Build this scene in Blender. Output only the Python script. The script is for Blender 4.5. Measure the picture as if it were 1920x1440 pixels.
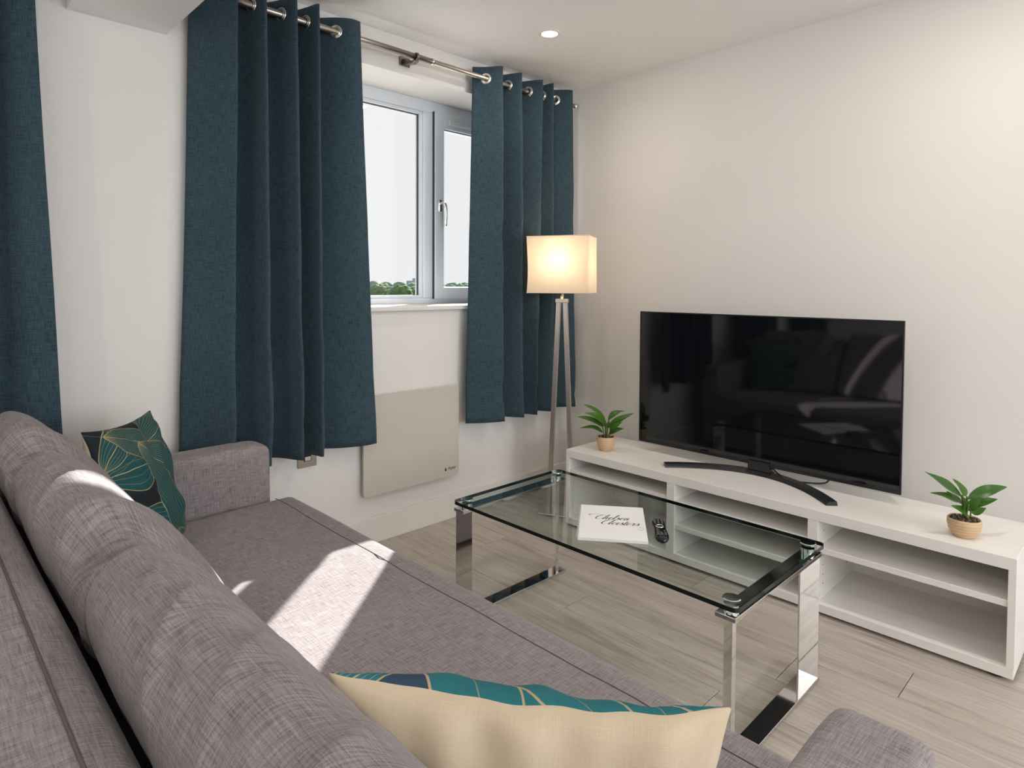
import bpy, bmesh, math, random
from mathutils import Vector, Matrix, noise
random.seed(7)
for _o in list(bpy.data.objects):
    bpy.data.objects.remove(_o)
SC = bpy.context.scene
COL = SC.collection
V = Vector

# ------------------------------------------------------------------ camera
F_PX, CY = 1192.02, 571.70
YAW, PITCH, ROLL = math.radians(45.62098), math.radians(1.67441), math.radians(0.26874)
CAM = V((0.0, 0.0, 1.21))
_f = V((math.cos(YAW) * math.cos(PITCH), math.sin(YAW) * math.cos(PITCH), -math.sin(PITCH)))
_r = V((math.sin(YAW), -math.cos(YAW), 0.0))
_u = _r.cross(_f)
_r2 = _r * math.cos(ROLL) + _u * math.sin(ROLL)
_u2 = -_r * math.sin(ROLL) + _u * math.cos(ROLL)
cam_data = bpy.data.cameras.new('camera')
cam_data.sensor_width = 36.0
cam_data.lens = F_PX * 36.0 / 1920.0
cam_data.shift_y = (CY - 720.0) / 1920.0
cam_data.clip_start = 0.02
cam_data.clip_end = 3000
cam = bpy.data.objects.new('camera', cam_data)
COL.objects.link(cam)
_m = Matrix((_r2, _u2, -_f)).transposed().to_4x4()
_m.translation = CAM
cam.matrix_world = _m
SC.camera = cam

# ------------------------------------------------------------------ view, sky, sun, daylight
SC.view_settings.view_transform = 'Standard'
SC.view_settings.look = 'None'
SC.view_settings.gamma = 1.0
SC.view_settings.use_curve_mapping = False
SC.view_settings.exposure = 0.0
SC.cycles.use_denoising = True
SC.cycles.max_bounces = 10
SC.cycles.diffuse_bounces = 6
SC.cycles.transparent_max_bounces = 16
SC.cycles.sample_clamp_indirect = 6.0
SC.cycles.caustics_reflective = False
SC.cycles.caustics_refractive = False

world = bpy.data.worlds.new('World')
SC.world = world
world.use_nodes = True
bg = world.node_tree.nodes['Background']
bg.inputs[0].default_value = (0.985, 0.975, 0.985, 1)
bg.inputs[1].default_value = 1.0

SUN_DIR = V((-1.16, -1.0, -0.81)).normalized()
sd = bpy.data.lights.new('sun', 'SUN')
sd.energy = 19.0
sd.angle = math.radians(0.6)
sd.color = (1.0, 0.96, 0.90)
sun = bpy.data.objects.new('sun', sd)
COL.objects.link(sun)
sun.rotation_euler = SUN_DIR.to_track_quat('-Z', 'Y').to_euler()


def area(name, loc, direction, sx, sy, power, color=(1, 1, 1), shape='RECTANGLE', portal=False):
    d = bpy.data.lights.new(name, 'AREA')
    d.shape = shape
    d.size = sx
    d.size_y = sy
    d.energy = power
    d.color = color
    if portal:
        d.cycles.is_portal = True
    o = bpy.data.objects.new(name, d)
    COL.objects.link(o)
    o.location = loc
    o.rotation_euler = V(direction).to_track_quat('-Z', 'Z').to_euler()
    return o


area('daylight_portal', (1.86, 2.95, 1.67), (0, -1, 0), 1.95, 1.12, 1, portal=True)
area('daylight_portal_2', (-0.62, 2.95, 1.67), (0, -1, 0), 1.95, 1.12, 1, portal=True)
# added fill lamp outside the made-up window behind the camera
area('rear_fill_light', (0.9, -3.45, 1.45), (0, 1, 0), 3.2, 1.7, 105, (0.95, 0.97, 1.0))
CEIL = 2.40
DOWNLIGHTS = [(2.235, 2.04), (2.235, 0.35), (2.235, -1.5), (0.55, -1.5), (-0.9, 1.3), (-0.9, -0.4), (0.75, 0.35)]  # after the first, unseen lamps put in to brighten the room

# ------------------------------------------------------------------ materials
def srgb(r, g, b):
    def c(v):
        v /= 255.0
        return v / 12.92 if v <= 0.04045 else ((v + 0.055) / 1.055) ** 2.4
    return (c(r), c(g), c(b), 1.0)


class NT:
    def __init__(self, name):
        self.m = bpy.data.materials.new(name)
        self.m.use_nodes = True
        self.t = self.m.node_tree
        self.b = self.t.nodes['Principled BSDF']
        self.out = self.t.nodes['Material Output']

    def n(self, typ, **kw):
        nd = self.t.nodes.new(typ)
        for k, v in kw.items():
            setattr(nd, k, v)
        return nd

    def l(self, a, b):
        self.t.links.new(a, b)

    def val(self, sock, v):
        if isinstance(v, bpy.types.NodeSocket):
            self.l(v, sock)
        else:
            sock.default_value = v

    def math(self, op, a, b=0.0, c=None, clamp=False):
        nd = self.n('ShaderNodeMath', operation=op, use_clamp=clamp)
        self.val(nd.inputs[0], a)
        self.val(nd.inputs[1], b)
        if c is not None:
            self.val(nd.inputs[2], c)
        return nd.outputs[0]

    def mix(self, f, a, b):
        nd = self.n('ShaderNodeMix', data_type='RGBA')
        self.val(nd.inputs[0], f)
        self.val(nd.inputs[6], a)
        self.val(nd.inputs[7], b)
        return nd.outputs[2]

    def coord(self, kind='Object'):
        return self.n('ShaderNodeTexCoord').outputs[kind]

    def mapping(self, vec, scale=(1, 1, 1), loc=(0, 0, 0), rot=(0, 0, 0)):
        nd = self.n('ShaderNodeMapping')
        self.l(vec, nd.inputs[0])
        self.val(nd.inputs[1], loc)
        nd.inputs[2].default_value = rot
        nd.inputs[3].default_value = scale
        return nd.outputs[0]

    def noise(self, vec, scale=5.0, detail=3.0, rough=0.5, dist=0.0):
        nd = self.n('ShaderNodeTexNoise')
        self.l(vec, nd.inputs['Vector'])
        nd.inputs['Scale'].default_value = scale
        nd.inputs['Detail'].default_value = detail
        nd.inputs['Roughness'].default_value = rough
        nd.inputs['Distortion'].default_value = dist
        return nd.outputs[0]

    def ramp(self, f, stops):
        nd = self.n('ShaderNodeValToRGB')
        self.l(f, nd.inputs[0])
        cr = nd.color_ramp
        while len(cr.elements) < len(stops):
            cr.elements.new(0.5)
        for e, (p, c) in zip(cr.elements, stops):
            e.position = p
            e.color = c
        return nd.outputs[0]

    def bump(self, h, strength=0.2, dist=0.002):
        nd = self.n('ShaderNodeBump')
        nd.inputs['Strength'].default_value = strength
        nd.inputs['Distance'].default_value = dist
        self.l(h, nd.inputs['Height'])
        self.l(nd.outputs[0], self.b.inputs['Normal'])

    def set(self, color=None, rough=None, metal=None, spec=None):
        if color is not None:
            self.val(self.b.inputs['Base Color'], color)
        if rough is not None:
            self.val(self.b.inputs['Roughness'], rough)
        if metal is not None:
            self.b.inputs['Metallic'].default_value = metal
        if spec is not None:
            self.b.inputs['Specular IOR Level'].default_value = spec
        return self


def plain(name, color, rough=0.5, metal=0.0, spec=0.5, var=0.03, vscale=8.0):
    n = NT(name)
    nz = n.noise(n.coord(), vscale, 3)
    c2 = tuple(max(0, c * (1 - var * 2)) for c in color[:3]) + (1,)
    n.set(n.mix(nz, color, c2), rough, metal, spec)
    return n.m


def wall_paint(name, color):
    n = NT(name)
    co = n.coord()
    n.set(n.mix(n.noise(co, 1.5, 2), color, tuple(c * 0.985 for c in color[:3]) + (1,)), 0.75, 0, 0.25)
    n.bump(n.noise(co, 260, 3), 0.05, 0.001)
    return n.m


def linen(name, dark, light, scale=230.0, contrast=1.0, transl=0.0, bump=0.25):
    """slubby woven cloth: thread noise stretched along warp and weft"""
    n = NT(name)
    co = n.coord('UV')          # metres along the cloth
    s = scale
    k = 0.06
    a = n.noise(n.mapping(co, (s * k, s, 1)), 1.0, 3, 0.6)
    b = n.noise(n.mapping(co, (s, s * k, 1)), 1.0, 3, 0.6)
    fine = n.noise(n.mapping(co, (s * 2, s * 2, 1)), 1.0, 1)
    big = n.noise(n.coord(), 3.0, 2)
    t = n.math('ADD', n.math('ADD', a, b), n.math('MULTIPLY', fine, 0.5))
    t = n.math('MULTIPLY_ADD', n.math('SUBTRACT', t, 1.25), 2.6 * contrast, 0.5)
    t = n.math('ADD', t, n.math('MULTIPLY', n.math('SUBTRACT', big, 0.5), 0.22), clamp=True)
    col = n.mix(t, dark, light)
    n.set(col, 0.92, 0, 0.15)
    n.b.inputs['Sheen Weight'].default_value = 0.12
    n.b.inputs['Sheen Roughness'].default_value = 0.5
    n.bump(t, bump, 0.0012)
    if transl > 0:
        tr = n.n('ShaderNodeBsdfTranslucent')
        n.l(col, tr.inputs[0])
        mx = n.n('ShaderNodeMixShader')
        mx.inputs[0].default_value = transl
        n.l(n.b.outputs[0], mx.inputs[1])
        n.l(tr.outputs[0], mx.inputs[2])
        n.l(mx.outputs[0], n.out.inputs[0])
    return n.m


def thin_glass(name, tint, gloss_rough=0.0, ior=1.5):
    n = NT(name)
    tr = n.n('ShaderNodeBsdfTransparent')
    tr.inputs[0].default_value = tint
    gl = n.n('ShaderNodeBsdfGlossy')
    gl.inputs['Roughness'].default_value = gloss_rough
    fr = n.n('ShaderNodeFresnel')
    geo = n.n('ShaderNodeNewGeometry')
    n.l(n.math('MULTIPLY_ADD', geo.outputs['Backfacing'], 1.0 / ior - ior, ior), fr.inputs[0])
    mx = n.n('ShaderNodeMixShader')
    n.l(fr.outputs[0], mx.inputs[0])
    n.l(tr.outputs[0], mx.inputs[1])
    n.l(gl.outputs[0], mx.inputs[2])
    n.l(mx.outputs[0], n.out.inputs[0])
    return n.m


def emit(name, color, strength):
    n = NT(name)
    n.set((0.8, 0.8, 0.8, 1), 0.5)
    n.b.inputs['Emission Color'].default_value = color
    n.b.inputs['Emission Strength'].default_value = strength
    return n.m


M = {}
M['wall'] = wall_paint('wall_paint', (0.82, 0.80, 0.778, 1))
M['ceiling'] = wall_paint('ceiling_paint', (0.86, 0.855, 0.85, 1))
M['trim'] = plain('trim_paint', (0.80, 0.775, 0.74, 1), 0.4, var=0.01)
M['upvc'] = plain('white_window_plastic', (0.74, 0.78, 0.84, 1), 0.3, var=0.01)
M['gasket'] = plain('window_gasket', (0.04, 0.045, 0.055, 1), 0.6)
M['pane'] = thin_glass('window_glass', (0.97, 0.98, 0.98, 1))
M['curtain'] = linen('teal_curtain_linen', (0.011, 0.026, 0.038, 1), (0.078, 0.130, 0.168, 1), 430, 0.50, 0.10, 0.2)
M['sofa'] = linen('grey_sofa_linen', (0.105, 0.089, 0.093, 1), (0.41, 0.368, 0.382, 1), 400, 0.46, 0.0, 0.2)
M['sofa_dark'] = plain('sofa_seam_thread', (0.10, 0.085, 0.09, 1), 0.9)
M['chrome'] = plain('polished_chrome', (0.80, 0.79, 0.77, 1), 0.05, 1.0, var=0.0)
M['steel'] = plain('brushed_steel', (0.50, 0.45, 0.40, 1), 0.28, 1.0, var=0.02)
M['dark_steel'] = plain('dark_bracket_steel', (0.20, 0.18, 0.16, 1), 0.35, 1.0)
M['satin'] = plain('satin_nickel', (0.72, 0.68, 0.64, 1), 0.30, 1.0, var=0.0)
M['nickel'] = plain('eyelet_nickel', (0.85, 0.84, 0.82, 1), 0.15, 1.0, var=0.0)
M['black_glossy'] = plain('glossy_black_plastic', (0.008, 0.008, 0.010, 1), 0.12, var=0)
M['black_satin'] = plain('satin_black_metal', (0.014, 0.016, 0.020, 1), 0.32, var=0.05)
M['screen'] = plain('television_screen', (0.004, 0.0045, 0.006, 1), 0.045, 0, 0.6, var=0)
M['bezel'] = plain('dark_bezel', (0.03, 0.032, 0.036, 1), 0.3, 0.6)
M['bezel_side'] = plain('grey_bezel_edge', (0.35, 0.35, 0.36, 1), 0.3, 0.9)
M['cable'] = plain('black_cable', (0.01, 0.01, 0.01, 1), 0.5)
M['table_glass'] = thin_glass('clear_table_glass', (0.93, 0.97, 0.95, 1), 0.0, 1.42)
M['table_edge'] = plain('dark_glass_edge', (0.004, 0.012, 0.010, 1), 0.08, var=0)
M['clamp_glass'] = plain('clamp_mirror', (0.72, 0.82, 0.80, 1), 0.08, 1.0, var=0)
M['heater'] = plain('cream_heater_glass', (0.62, 0.585, 0.52, 1), 0.12, var=0.01)
M['ink'] = plain('dark_print', (0.03, 0.045, 0.05, 1), 0.6)
M['ink_brown'] = plain('brown_print', (0.05, 0.035, 0.02, 1), 0.6)
M['paper'] = plain('white_paper', (0.92, 0.92, 0.94, 1), 0.55, var=0.005)
M['wire'] = plain('white_binding_wire', (0.75, 0.75, 0.74, 1), 0.4)
M['rubber'] = plain('grey_rubber_button', (0.09, 0.09, 0.10, 1), 0.5)
M['shade_frame'] = plain('shade_wire', (0.7, 0.68, 0.63, 1), 0.4, 0.8)
M['soil'] = plain('brown_gravel', (0.085, 0.055, 0.035, 1), 0.8, var=0.3, vscale=90)
M['gravel_pale'] = plain('pale_gravel', (0.30, 0.24, 0.18, 1), 0.8, var=0.3, vscale=90)
M['stem'] = plain('plant_stem', (0.09, 0.12, 0.03, 1), 0.5)
M['light'] = emit('downlight_lens', (1.0, 0.93, 0.78, 1), 14.0)
M['bulb'] = emit('bulb_glass', (1.0, 0.78, 0.50, 1), 3.0)
M['grass'] = plain('ground_grass', (0.10, 0.14, 0.06, 1), 0.9, var=0.2, vscale=0.05)  # grass green with random variation
M['bounce_ground'] = plain('added_pale_ground', (0.55, 0.54, 0.52, 1), 0.9, var=0.1, vscale=0.3)  # kept pale so the added ground throws light up indoors
M['tower'] = plain('hazy_tower_concrete', (0.42, 0.50, 0.58, 1), 0.8)  # distance haze put into the concrete colour
M['tower_window'] = plain('hazy_tower_windows', (0.30, 0.38, 0.46, 1), 0.5)  # same haze in the pane colour

# laminate planks
n = NT('grey_oak_laminate')
co = n.coord()
oi = n.n('ShaderNodeObjectInfo')
off = n.n('ShaderNodeCombineXYZ')
n.l(n.math('MULTIPLY', oi.outputs['Random'], 37.0), off.inputs[0])
n.l(n.math('MULTIPLY', oi.outputs['Random'], 91.0), off.inputs[1])
va = n.n('ShaderNodeVectorMath', operation='ADD')
n.l(co, va.inputs[0])
n.l(off.outputs[0], va.inputs[1])
vec = va.outputs[0]
g1 = n.noise(n.mapping(vec, (26, 2.0, 1)), 1.0, 5, 0.62, 0.9)
g2 = n.noise(n.mapping(vec, (190, 5, 1)), 1.0, 3, 0.6, 0.2)
wv = n.n('ShaderNodeTexWave', wave_type='BANDS', bands_direction='X')
n.l(n.mapping(vec, (7, 0.9, 1)), wv.inputs['Vector'])
wv.inputs['Scale'].default_value = 2.2
wv.inputs['Distortion'].default_value = 9.0
wv.inputs['Detail'].default_value = 3.0
wv.inputs['Detail Scale'].default_value = 0.9
blot = n.noise(n.mapping(vec, (3.5, 1.2, 1)), 1.0, 3)
c1 = n.ramp(g1, [(0.28, srgb(158, 145, 137)), (0.46, srgb(188, 177, 169)), (0.66, srgb(202, 193, 186))])
c1 = n.mix(n.math('MULTIPLY', n.ramp(g2, [(0.30, (1, 1, 1, 1)), (0.46, (0, 0, 0, 1))]), 0.34), c1, srgb(132, 116, 108))
c1 = n.mix(n.math('MULTIPLY', n.ramp(wv.outputs[0], [(0.0, (1, 1, 1, 1)), (0.22, (0, 0, 0, 1))]), 0.15), c1, srgb(118, 102, 94))
c1 = n.mix(n.math('MULTIPLY', blot, 0.28), c1, srgb(150, 146, 134))
hs = n.n('ShaderNodeHueSaturation')
n.l(n.math('MULTIPLY_ADD', oi.outputs['Random'], 0.12, 0.94), hs.inputs['Value'])
n.l(c1, hs.inputs['Color'])
n.set(hs.outputs[0], 0.42, 0, 0.35)
n.bump(g2, 0.12, 0.001)
M['plank'] = n.m
M['subfloor'] = plain('dark_joint', (0.06, 0.05, 0.045, 1), 0.9)

# white woodgrain of the television bench
n = NT('white_grained_laminate')
co = n.coord()
g = n.noise(n.mapping(co, (60, 3, 90)), 1.0, 4, 0.6)
g_ = n.noise(n.mapping(co, (8, 1.0, 12)), 1.0, 3, 0.6)
n.set(n.mix(n.math('MULTIPLY', g, g_), (0.90, 0.885, 0.86, 1), (0.74, 0.715, 0.68, 1)), 0.4, 0, 0.4)
n.bump(g, 0.06, 0.0008)
M['bench'] = n.m

# lampshade: thin pleated cloth lit from inside
n = NT('ivory_shade_cloth')
co = n.coord()
st = n.noise(n.mapping(co, (220, 220, 6)), 1.0, 2, 0.6)
colr = n.mix(st, (0.86, 0.78, 0.68, 1), (0.78, 0.69, 0.58, 1))
n.set(colr, 0.9, 0, 0.1)
tr = n.n('ShaderNodeBsdfTranslucent')
n.l(colr, tr.inputs[0])
mx = n.n('ShaderNodeMixShader')
mx.inputs[0].default_value = 0.42
n.l(n.b.outputs[0], mx.inputs[1])
n.l(tr.outputs[0], mx.inputs[2])
n.l(mx.outputs[0], n.out.inputs[0])
M['shade'] = n.m

# beige pillow back
n = NT('beige_satin_cloth')
co = n.coord('UV')
a = n.noise(n.mapping(co, (500, 14, 1)), 1.0, 2)
b = n.noise(n.mapping(co, (14, 500, 1)), 1.0, 2)
t = n.math('MULTIPLY', n.math('ADD', a, b), 0.5)
n.set(n.mix(t, (0.50, 0.40, 0.27, 1), (0.74, 0.62, 0.46, 1)), 0.48, 0, 0.35)
n.b.inputs['Sheen Weight'].default_value = 0.25
n.bump(t, 0.12, 0.001)
M['beige'] = n.m

# leaf print: gold line leaves on teal
def leaf_print(name, leaves, ground, teal_a, teal_b, gold, lw=0.0032):
    n = NT(name)
    uv = n.coord('UV')
    sep = n.n('ShaderNodeSeparateXYZ')
    wob = n.n('ShaderNodeTexNoise')
    n.l(uv, wob.inputs['Vector'])
    wob.inputs['Scale'].default_value = 3.0
    add = n.n('ShaderNodeVectorMath', operation='MULTIPLY_ADD')
    n.l(wob.outputs['Color'], add.inputs[0])
    add.inputs[1].default_value = (0.06, 0.06, 0)
    n.l(uv, add.inputs[2])
    n.l(add.outputs[0], sep.inputs[0])
    x, y = sep.outputs[0], sep.outputs[1]
    grain = n.noise(n.mapping(uv, (260, 30, 1)), 1.0, 2)
    blot = n.noise(uv, 4.0, 3)
    col = n.mix(grain, ground, tuple(c * 1.6 for c in ground[:3]) + (1,))
    for (bx, by, tx, ty, w, k, bend) in leaves:
        dx, dy = tx - bx, ty - by
        L = math.hypot(dx, dy)
        ux, uy = dx / L, dy / L
        px = n.math('SUBTRACT', x, bx + 0.03)
        py = n.math('SUBTRACT', y, by + 0.03)
        s = n.math('DIVIDE', n.math('ADD', n.math('MULTIPLY', px, ux), n.math('MULTIPLY', py, uy)), L)
        d = n.math('ADD', n.math('MULTIPLY', px, -uy), n.math('MULTIPLY', py, ux))
        sc = n.math('MAXIMUM', n.math('MINIMUM', s, 1.0), 0.0)
        prof = n.math('MAXIMUM', n.math('SINE', n.math('MULTIPLY', n.math('POWER', sc, 0.8), math.pi)), 0.0)
        d = n.math('SUBTRACT', d, n.math('MULTIPLY', prof, bend))
        wid = n.math('MAXIMUM', n.math('MULTIPLY', n.math('POWER', prof, 0.75), w), 0.0005)
        t = n.math('DIVIDE', d, wid)
        inside = n.math('LESS_THAN', n.math('ABSOLUTE', t), 1.0)
        q = n.math('MULTIPLY', t, float(k))
        fr = n.math('ABSOLUTE', n.math('SUBTRACT', q, n.math('ROUND', q)))
        dist = n.math('MULTIPLY', n.math('DIVIDE', fr, float(k)), wid)
        line = n.math('LESS_THAN', dist, lw * 0.42)
        mid = n.math('LESS_THAN', n.math('ABSOLUTE', d), lw * 1.0)
        edge = n.math('LESS_THAN', n.math('MULTIPLY', n.math('ABSOLUTE', n.math('SUBTRACT', n.math('ABSOLUTE', t), 1.0)), wid), lw)
        edge = n.math('MULTIPLY', edge, n.math('GREATER_THAN', wid, 0.004))
        body = n.mix(n.math('MULTIPLY', n.math('ADD', grain, blot), 0.5), teal_a, teal_b)
        col = n.mix(inside, col, body)
        g = n.math('MULTIPLY', n.math('MAXIMUM', n.math('MULTIPLY', line, 0.6), mid), inside)
        col = n.mix(n.math('MAXIMUM', g, edge), col, gold)
    n.set(col, 0.7, 0, 0.25)
    n.bump(grain, 0.1, 0.001)
    return n.m


M['print'] = leaf_print('leaf_print_cloth', [
    (0.86, 0.02, 0.00, 0.36, 0.22, 7, 0.05),
    (0.46, 0.66, 0.00, 0.66, 0.15, 3, 0.0),
    (0.30, 0.98, 0.02, 0.70, 0.10, 4, 0.0),
    (0.60, 0.77, 0.12, 0.93, 0.13, 8, 0.0),
    (0.52, 0.80, 1.00, 0.95, 0.17, 10, -0.02),
    (0.90, 0.02, 0.42, 0.82, 0.30, 11, -0.06),
    (0.98, -0.02, 0.70, 0.10, 0.06, 6, 0.02),
], (0.008, 0.012, 0.016, 1), (0.006, 0.050, 0.055, 1), (0.016, 0.105, 0.115, 1), (0.42, 0.34, 0.16, 1), 0.0026)
M['print_near'] = leaf_print('leaf_print_cloth_bright', [
    (0.72, 0.62, 0.98, 1.16, 0.07, 3, -0.02),
    (0.80, 0.40, 0.44, 1.25, 0.24, 2, 0.05),
    (0.56, 0.50, 0.12, 1.15, 0.20, 2, -0.03),
    (0.30, 0.45, -0.06, 1.10, 0.16, 2, 0.0),
], (0.022, 0.050, 0.085, 1), (0.012, 0.120, 0.150, 1), (0.030, 0.220, 0.250, 1), (0.50, 0.38, 0.22, 1), 0.0030)

# leaf green
n = NT('plant_leaf_green')
co = n.coord()
nz = n.noise(co, 60, 3)
oi = n.n('ShaderNodeObjectInfo')
c0 = n.mix(oi.outputs['Random'], (0.018, 0.080, 0.008, 1), (0.070, 0.190, 0.014, 1))
n.set(n.mix(nz, c0, (0.035, 0.12, 0.010, 1)), 0.32, 0, 0.5)
tr = n.n('ShaderNodeBsdfTranslucent')
tr.inputs[0].default_value = (0.14, 0.30, 0.03, 1)
mx = n.n('ShaderNodeMixShader')
mx.inputs[0].default_value = 0.18
n.l(n.b.outputs[0], mx.inputs[1])
n.l(tr.outputs[0], mx.inputs[2])
n.l(mx.outputs[0], n.out.inputs[0])
M['leaf'] = n.m

# pale wooden pots
n = NT('pale_turned_wood')
co = n.coord()
wv = n.n('ShaderNodeTexWave', wave_type='RINGS')
n.l(n.mapping(co, (30, 6, 24), (0.1, 0.2, 0.05)), wv.inputs['Vector'])
wv.inputs['Scale'].default_value = 1.3
wv.inputs['Distortion'].default_value = 3.0
n.set(n.mix(n.math('MULTIPLY', wv.outputs[0], 0.55), (0.66, 0.47, 0.29, 1), (0.50, 0.32, 0.17, 1)), 0.5, 0, 0.35)
M['pot'] = n.m

# distant foliage
def foliage(name, a, b):
    n = NT(name)
    co = n.coord()
    n.set(n.mix(n.ramp(n.noise(co, 0.9, 4, 0.7), [(0.35, (0, 0, 0, 1)), (0.65, (1, 1, 1, 1))]), a, b), 0.9, 0, 0.1)
    return n.m


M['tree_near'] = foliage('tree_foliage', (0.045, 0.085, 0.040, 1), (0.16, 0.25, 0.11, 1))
M['tree_far'] = foliage('hazy_tree_foliage', (0.12, 0.18, 0.15, 1), (0.24, 0.33, 0.26, 1))  # foliage greens paled to carry the distance haze
M['bark'] = plain('tree_bark', (0.09, 0.07, 0.05, 1), 0.9)

# ------------------------------------------------------------------ object helpers
ORIG = {}


def empty(name, loc, label=None, cat=None, group=None):
    o = bpy.data.objects.new(name, None)
    COL.objects.link(o)
    o.location = loc
    o.empty_display_size = 0.05
    ORIG[o.name] = V(loc)
    tag(o, label, cat, group)
    return o


def tag(o, label=None, cat=None, group=None, kind=None):
    if label:
        o['label'] = label
    if cat:
        o['category'] = cat
    if group:
        o['group'] = group
    if kind:
        o['kind'] = kind
    return o


def make(name, bm, mat, parent=None, origin=None, smooth=False, label=None, cat=None, group=None, kind=None):
    """link a bmesh built in world coordinates as one object"""
    base = ORIG[parent.name] if parent is not None else V(origin or (0, 0, 0))
    if not bm.loops.layers.uv and mat is M['sofa']:
        ul = bm.loops.layers.uv.new('UVMap')
        bm.normal_update()
        for f in bm.faces:
            nx_, ny_, nz_ = (abs(c) for c in f.normal)
            for lp in f.loops:
                c = lp.vert.co
                lp[ul].uv = (c.y, c.z) if nx_ >= max(ny_, nz_ * 1.0) else ((c.x, c.z) if ny_ > nz_ else (c.y, c.x))
    bmesh.ops.translate(bm, verts=bm.verts, vec=-base)
    bmesh.ops.recalc_face_normals(bm, faces=bm.faces)
    me = bpy.data.meshes.new(name)
    bm.to_mesh(me)
    bm.free()
    for mm in (mat if isinstance(mat, (list, tuple)) else [mat]):
        me.materials.append(mm)
    if smooth:
        for p in me.polygons:
            p.use_smooth = True
    o = bpy.data.objects.new(name, me)
    COL.objects.link(o)
    if parent is not None:
        o.parent = parent
    else:
        o.location = base
    ORIG[o.name] = base
    tag(o, label, cat, group, kind)
    return o


def box(bm, x0, x1, y0, y1, z0, z1, bevel=0.0, seg=2, mi=0, mat=None):
    cs = [V((x, y, z)) for x in (x0, x1) for y in (y0, y1) for z in (z0, z1)]
    if mat is not None:
        cs = [mat @ c for c in cs]
    vs = [bm.verts.new(c) for c in cs]
    fs = []
    for idx in ((0, 1, 3, 2), (4, 6, 7, 5), (0, 4, 5, 1), (2, 3, 7, 6), (0, 2, 6, 4), (1, 5, 7, 3)):
        f = bm.faces.new([vs[i] for i in idx])
        f.material_index = mi
        fs.append(f)
    if bevel > 0:
        es = list({e for f in fs for e in f.edges})
        bmesh.ops.bevel(bm, geom=es, offset=bevel, segments=seg, profile=0.5, affect='EDGES')
    return vs


def prism(bm, pts, axis, a0, a1, bevel=0.0, seg=2):
    """extrude a polygon given in the two other axes along axis"""
    def P(p, a):
        if axis == 'y':
            return V((p[0], a, p[1]))
        if axis == 'x':
            return V((a, p[0], p[1]))
        return V((p[0], p[1], a))
    v0 = [bm.verts.new(P(p, a0)) for p in pts]
    v1 = [bm.verts.new(P(p, a1)) for p in pts]
    n_ = len(pts)
    fs = [bm.faces.new(v0), bm.faces.new(v1[::-1])]
    for i in range(n_):
        fs.append(bm.faces.new((v0[i], v0[(i + 1) % n_], v1[(i + 1) % n_], v1[i])))
    bmesh.ops.recalc_face_normals(bm, faces=fs)
    if bevel > 0:
        es = list({e for f in fs for e in f.edges})
        bmesh.ops.bevel(bm, geom=es, offset=bevel, segments=seg, profile=0.5, affect='EDGES')


def tube(bm, pts, rad, seg=10, cap=True):
    pts = [V(p) for p in pts]
    n_ = len(pts)
    rads = rad if isinstance(rad, (list, tuple)) else [rad] * n_
    rings = []
    prev = None
    for i, p in enumerate(pts):
        t = (pts[min(i + 1, n_ - 1)] - pts[max(i - 1, 0)]).normalized()
        if prev is None:
            a = V((0, 0, 1)) if abs(t.z) < 0.9 else V((1, 0, 0))
            s = t.cross(a).normalized()
        else:
            s = (prev - t * prev.dot(t)).normalized()
        prev = s
        w = t.cross(s)
        rings.append([bm.verts.new(p + (s * math.cos(2 * math.pi * k / seg) + w * math.sin(2 * math.pi * k / seg)) * rads[i]) for k in range(seg)])
    for i in range(n_ - 1):
        for k in range(seg):
            bm.faces.new((rings[i][k], rings[i][(k + 1) % seg], rings[i + 1][(k + 1) % seg], rings[i + 1][k]))
    if cap:
        bm.faces.new(rings[0][::-1])
        bm.faces.new(rings[-1])


def lathe(bm, prof, c, seg=32, closed=True):
    """revolve (r, z) profile about vertical axis at c"""
    c = V(c)
    rings = []
    for r, z in prof:
        if r < 1e-5:
            rings.append([bm.verts.new(c + V((0, 0, z)))])
        else:
            rings.append([bm.verts.new(c + V((r * math.cos(2 * math.pi * k / seg), r * math.sin(2 * math.pi * k / seg), z))) for k in range(seg)])
    for a, b in zip(rings[:-1], rings[1:]):
        for k in range(seg):
            k2 = (k + 1) % seg
            if len(a) == 1 and len(b) == 1:
                continue
            if len(a) == 1:
                bm.faces.new((a[0], b[k], b[k2]))
            elif len(b) == 1:
                bm.faces.new((a[k], a[k2], b[0]))
            else:
                bm.faces.new((a[k], a[k2], b[k2], b[k]))


def torus(bm, c, normal, R, r, seg=28, rs=8, flat=1.0):
    c = V(c)
    nrm = V(normal).normalized()
    a = nrm.cross(V((0, 0, 1)))
    a = a.normalized() if a.length > 1e-4 else V((1, 0, 0))
    b = nrm.cross(a)
    rings = []
    for i in range(seg):
        th = 2 * math.pi * i / seg
        d = a * math.cos(th) + b * math.sin(th)
        rings.append([bm.verts.new(c + d * (R + r * math.cos(2 * math.pi * k / rs)) + nrm * (r * flat * math.sin(2 * math.pi * k / rs))) for k in range(rs)])
    for i in range(seg):
        for k in range(rs):
            bm.faces.new((rings[i][k], rings[(i + 1) % seg][k], rings[(i + 1) % seg][(k + 1) % rs], rings[i][(k + 1) % rs]))


def catmull(pts, per=8):
    out = []
    P = [V(p) for p in pts]
    P = [P[0] * 2 - P[1]] + P + [P[-1] * 2 - P[-2]]
    for i in range(1, len(P) - 2):
        for j in range(per):
            t = j / per
            a, b, c, d = P[i - 1], P[i], P[i + 1], P[i + 2]
            out.append(0.5 * ((2 * b) + (c - a) * t + (2 * a - 5 * b + 4 * c - d) * t * t + (3 * b - a - 3 * c + d) * t ** 3))
    out.append(P[-2])
    return out


NB = bmesh.new

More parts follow.
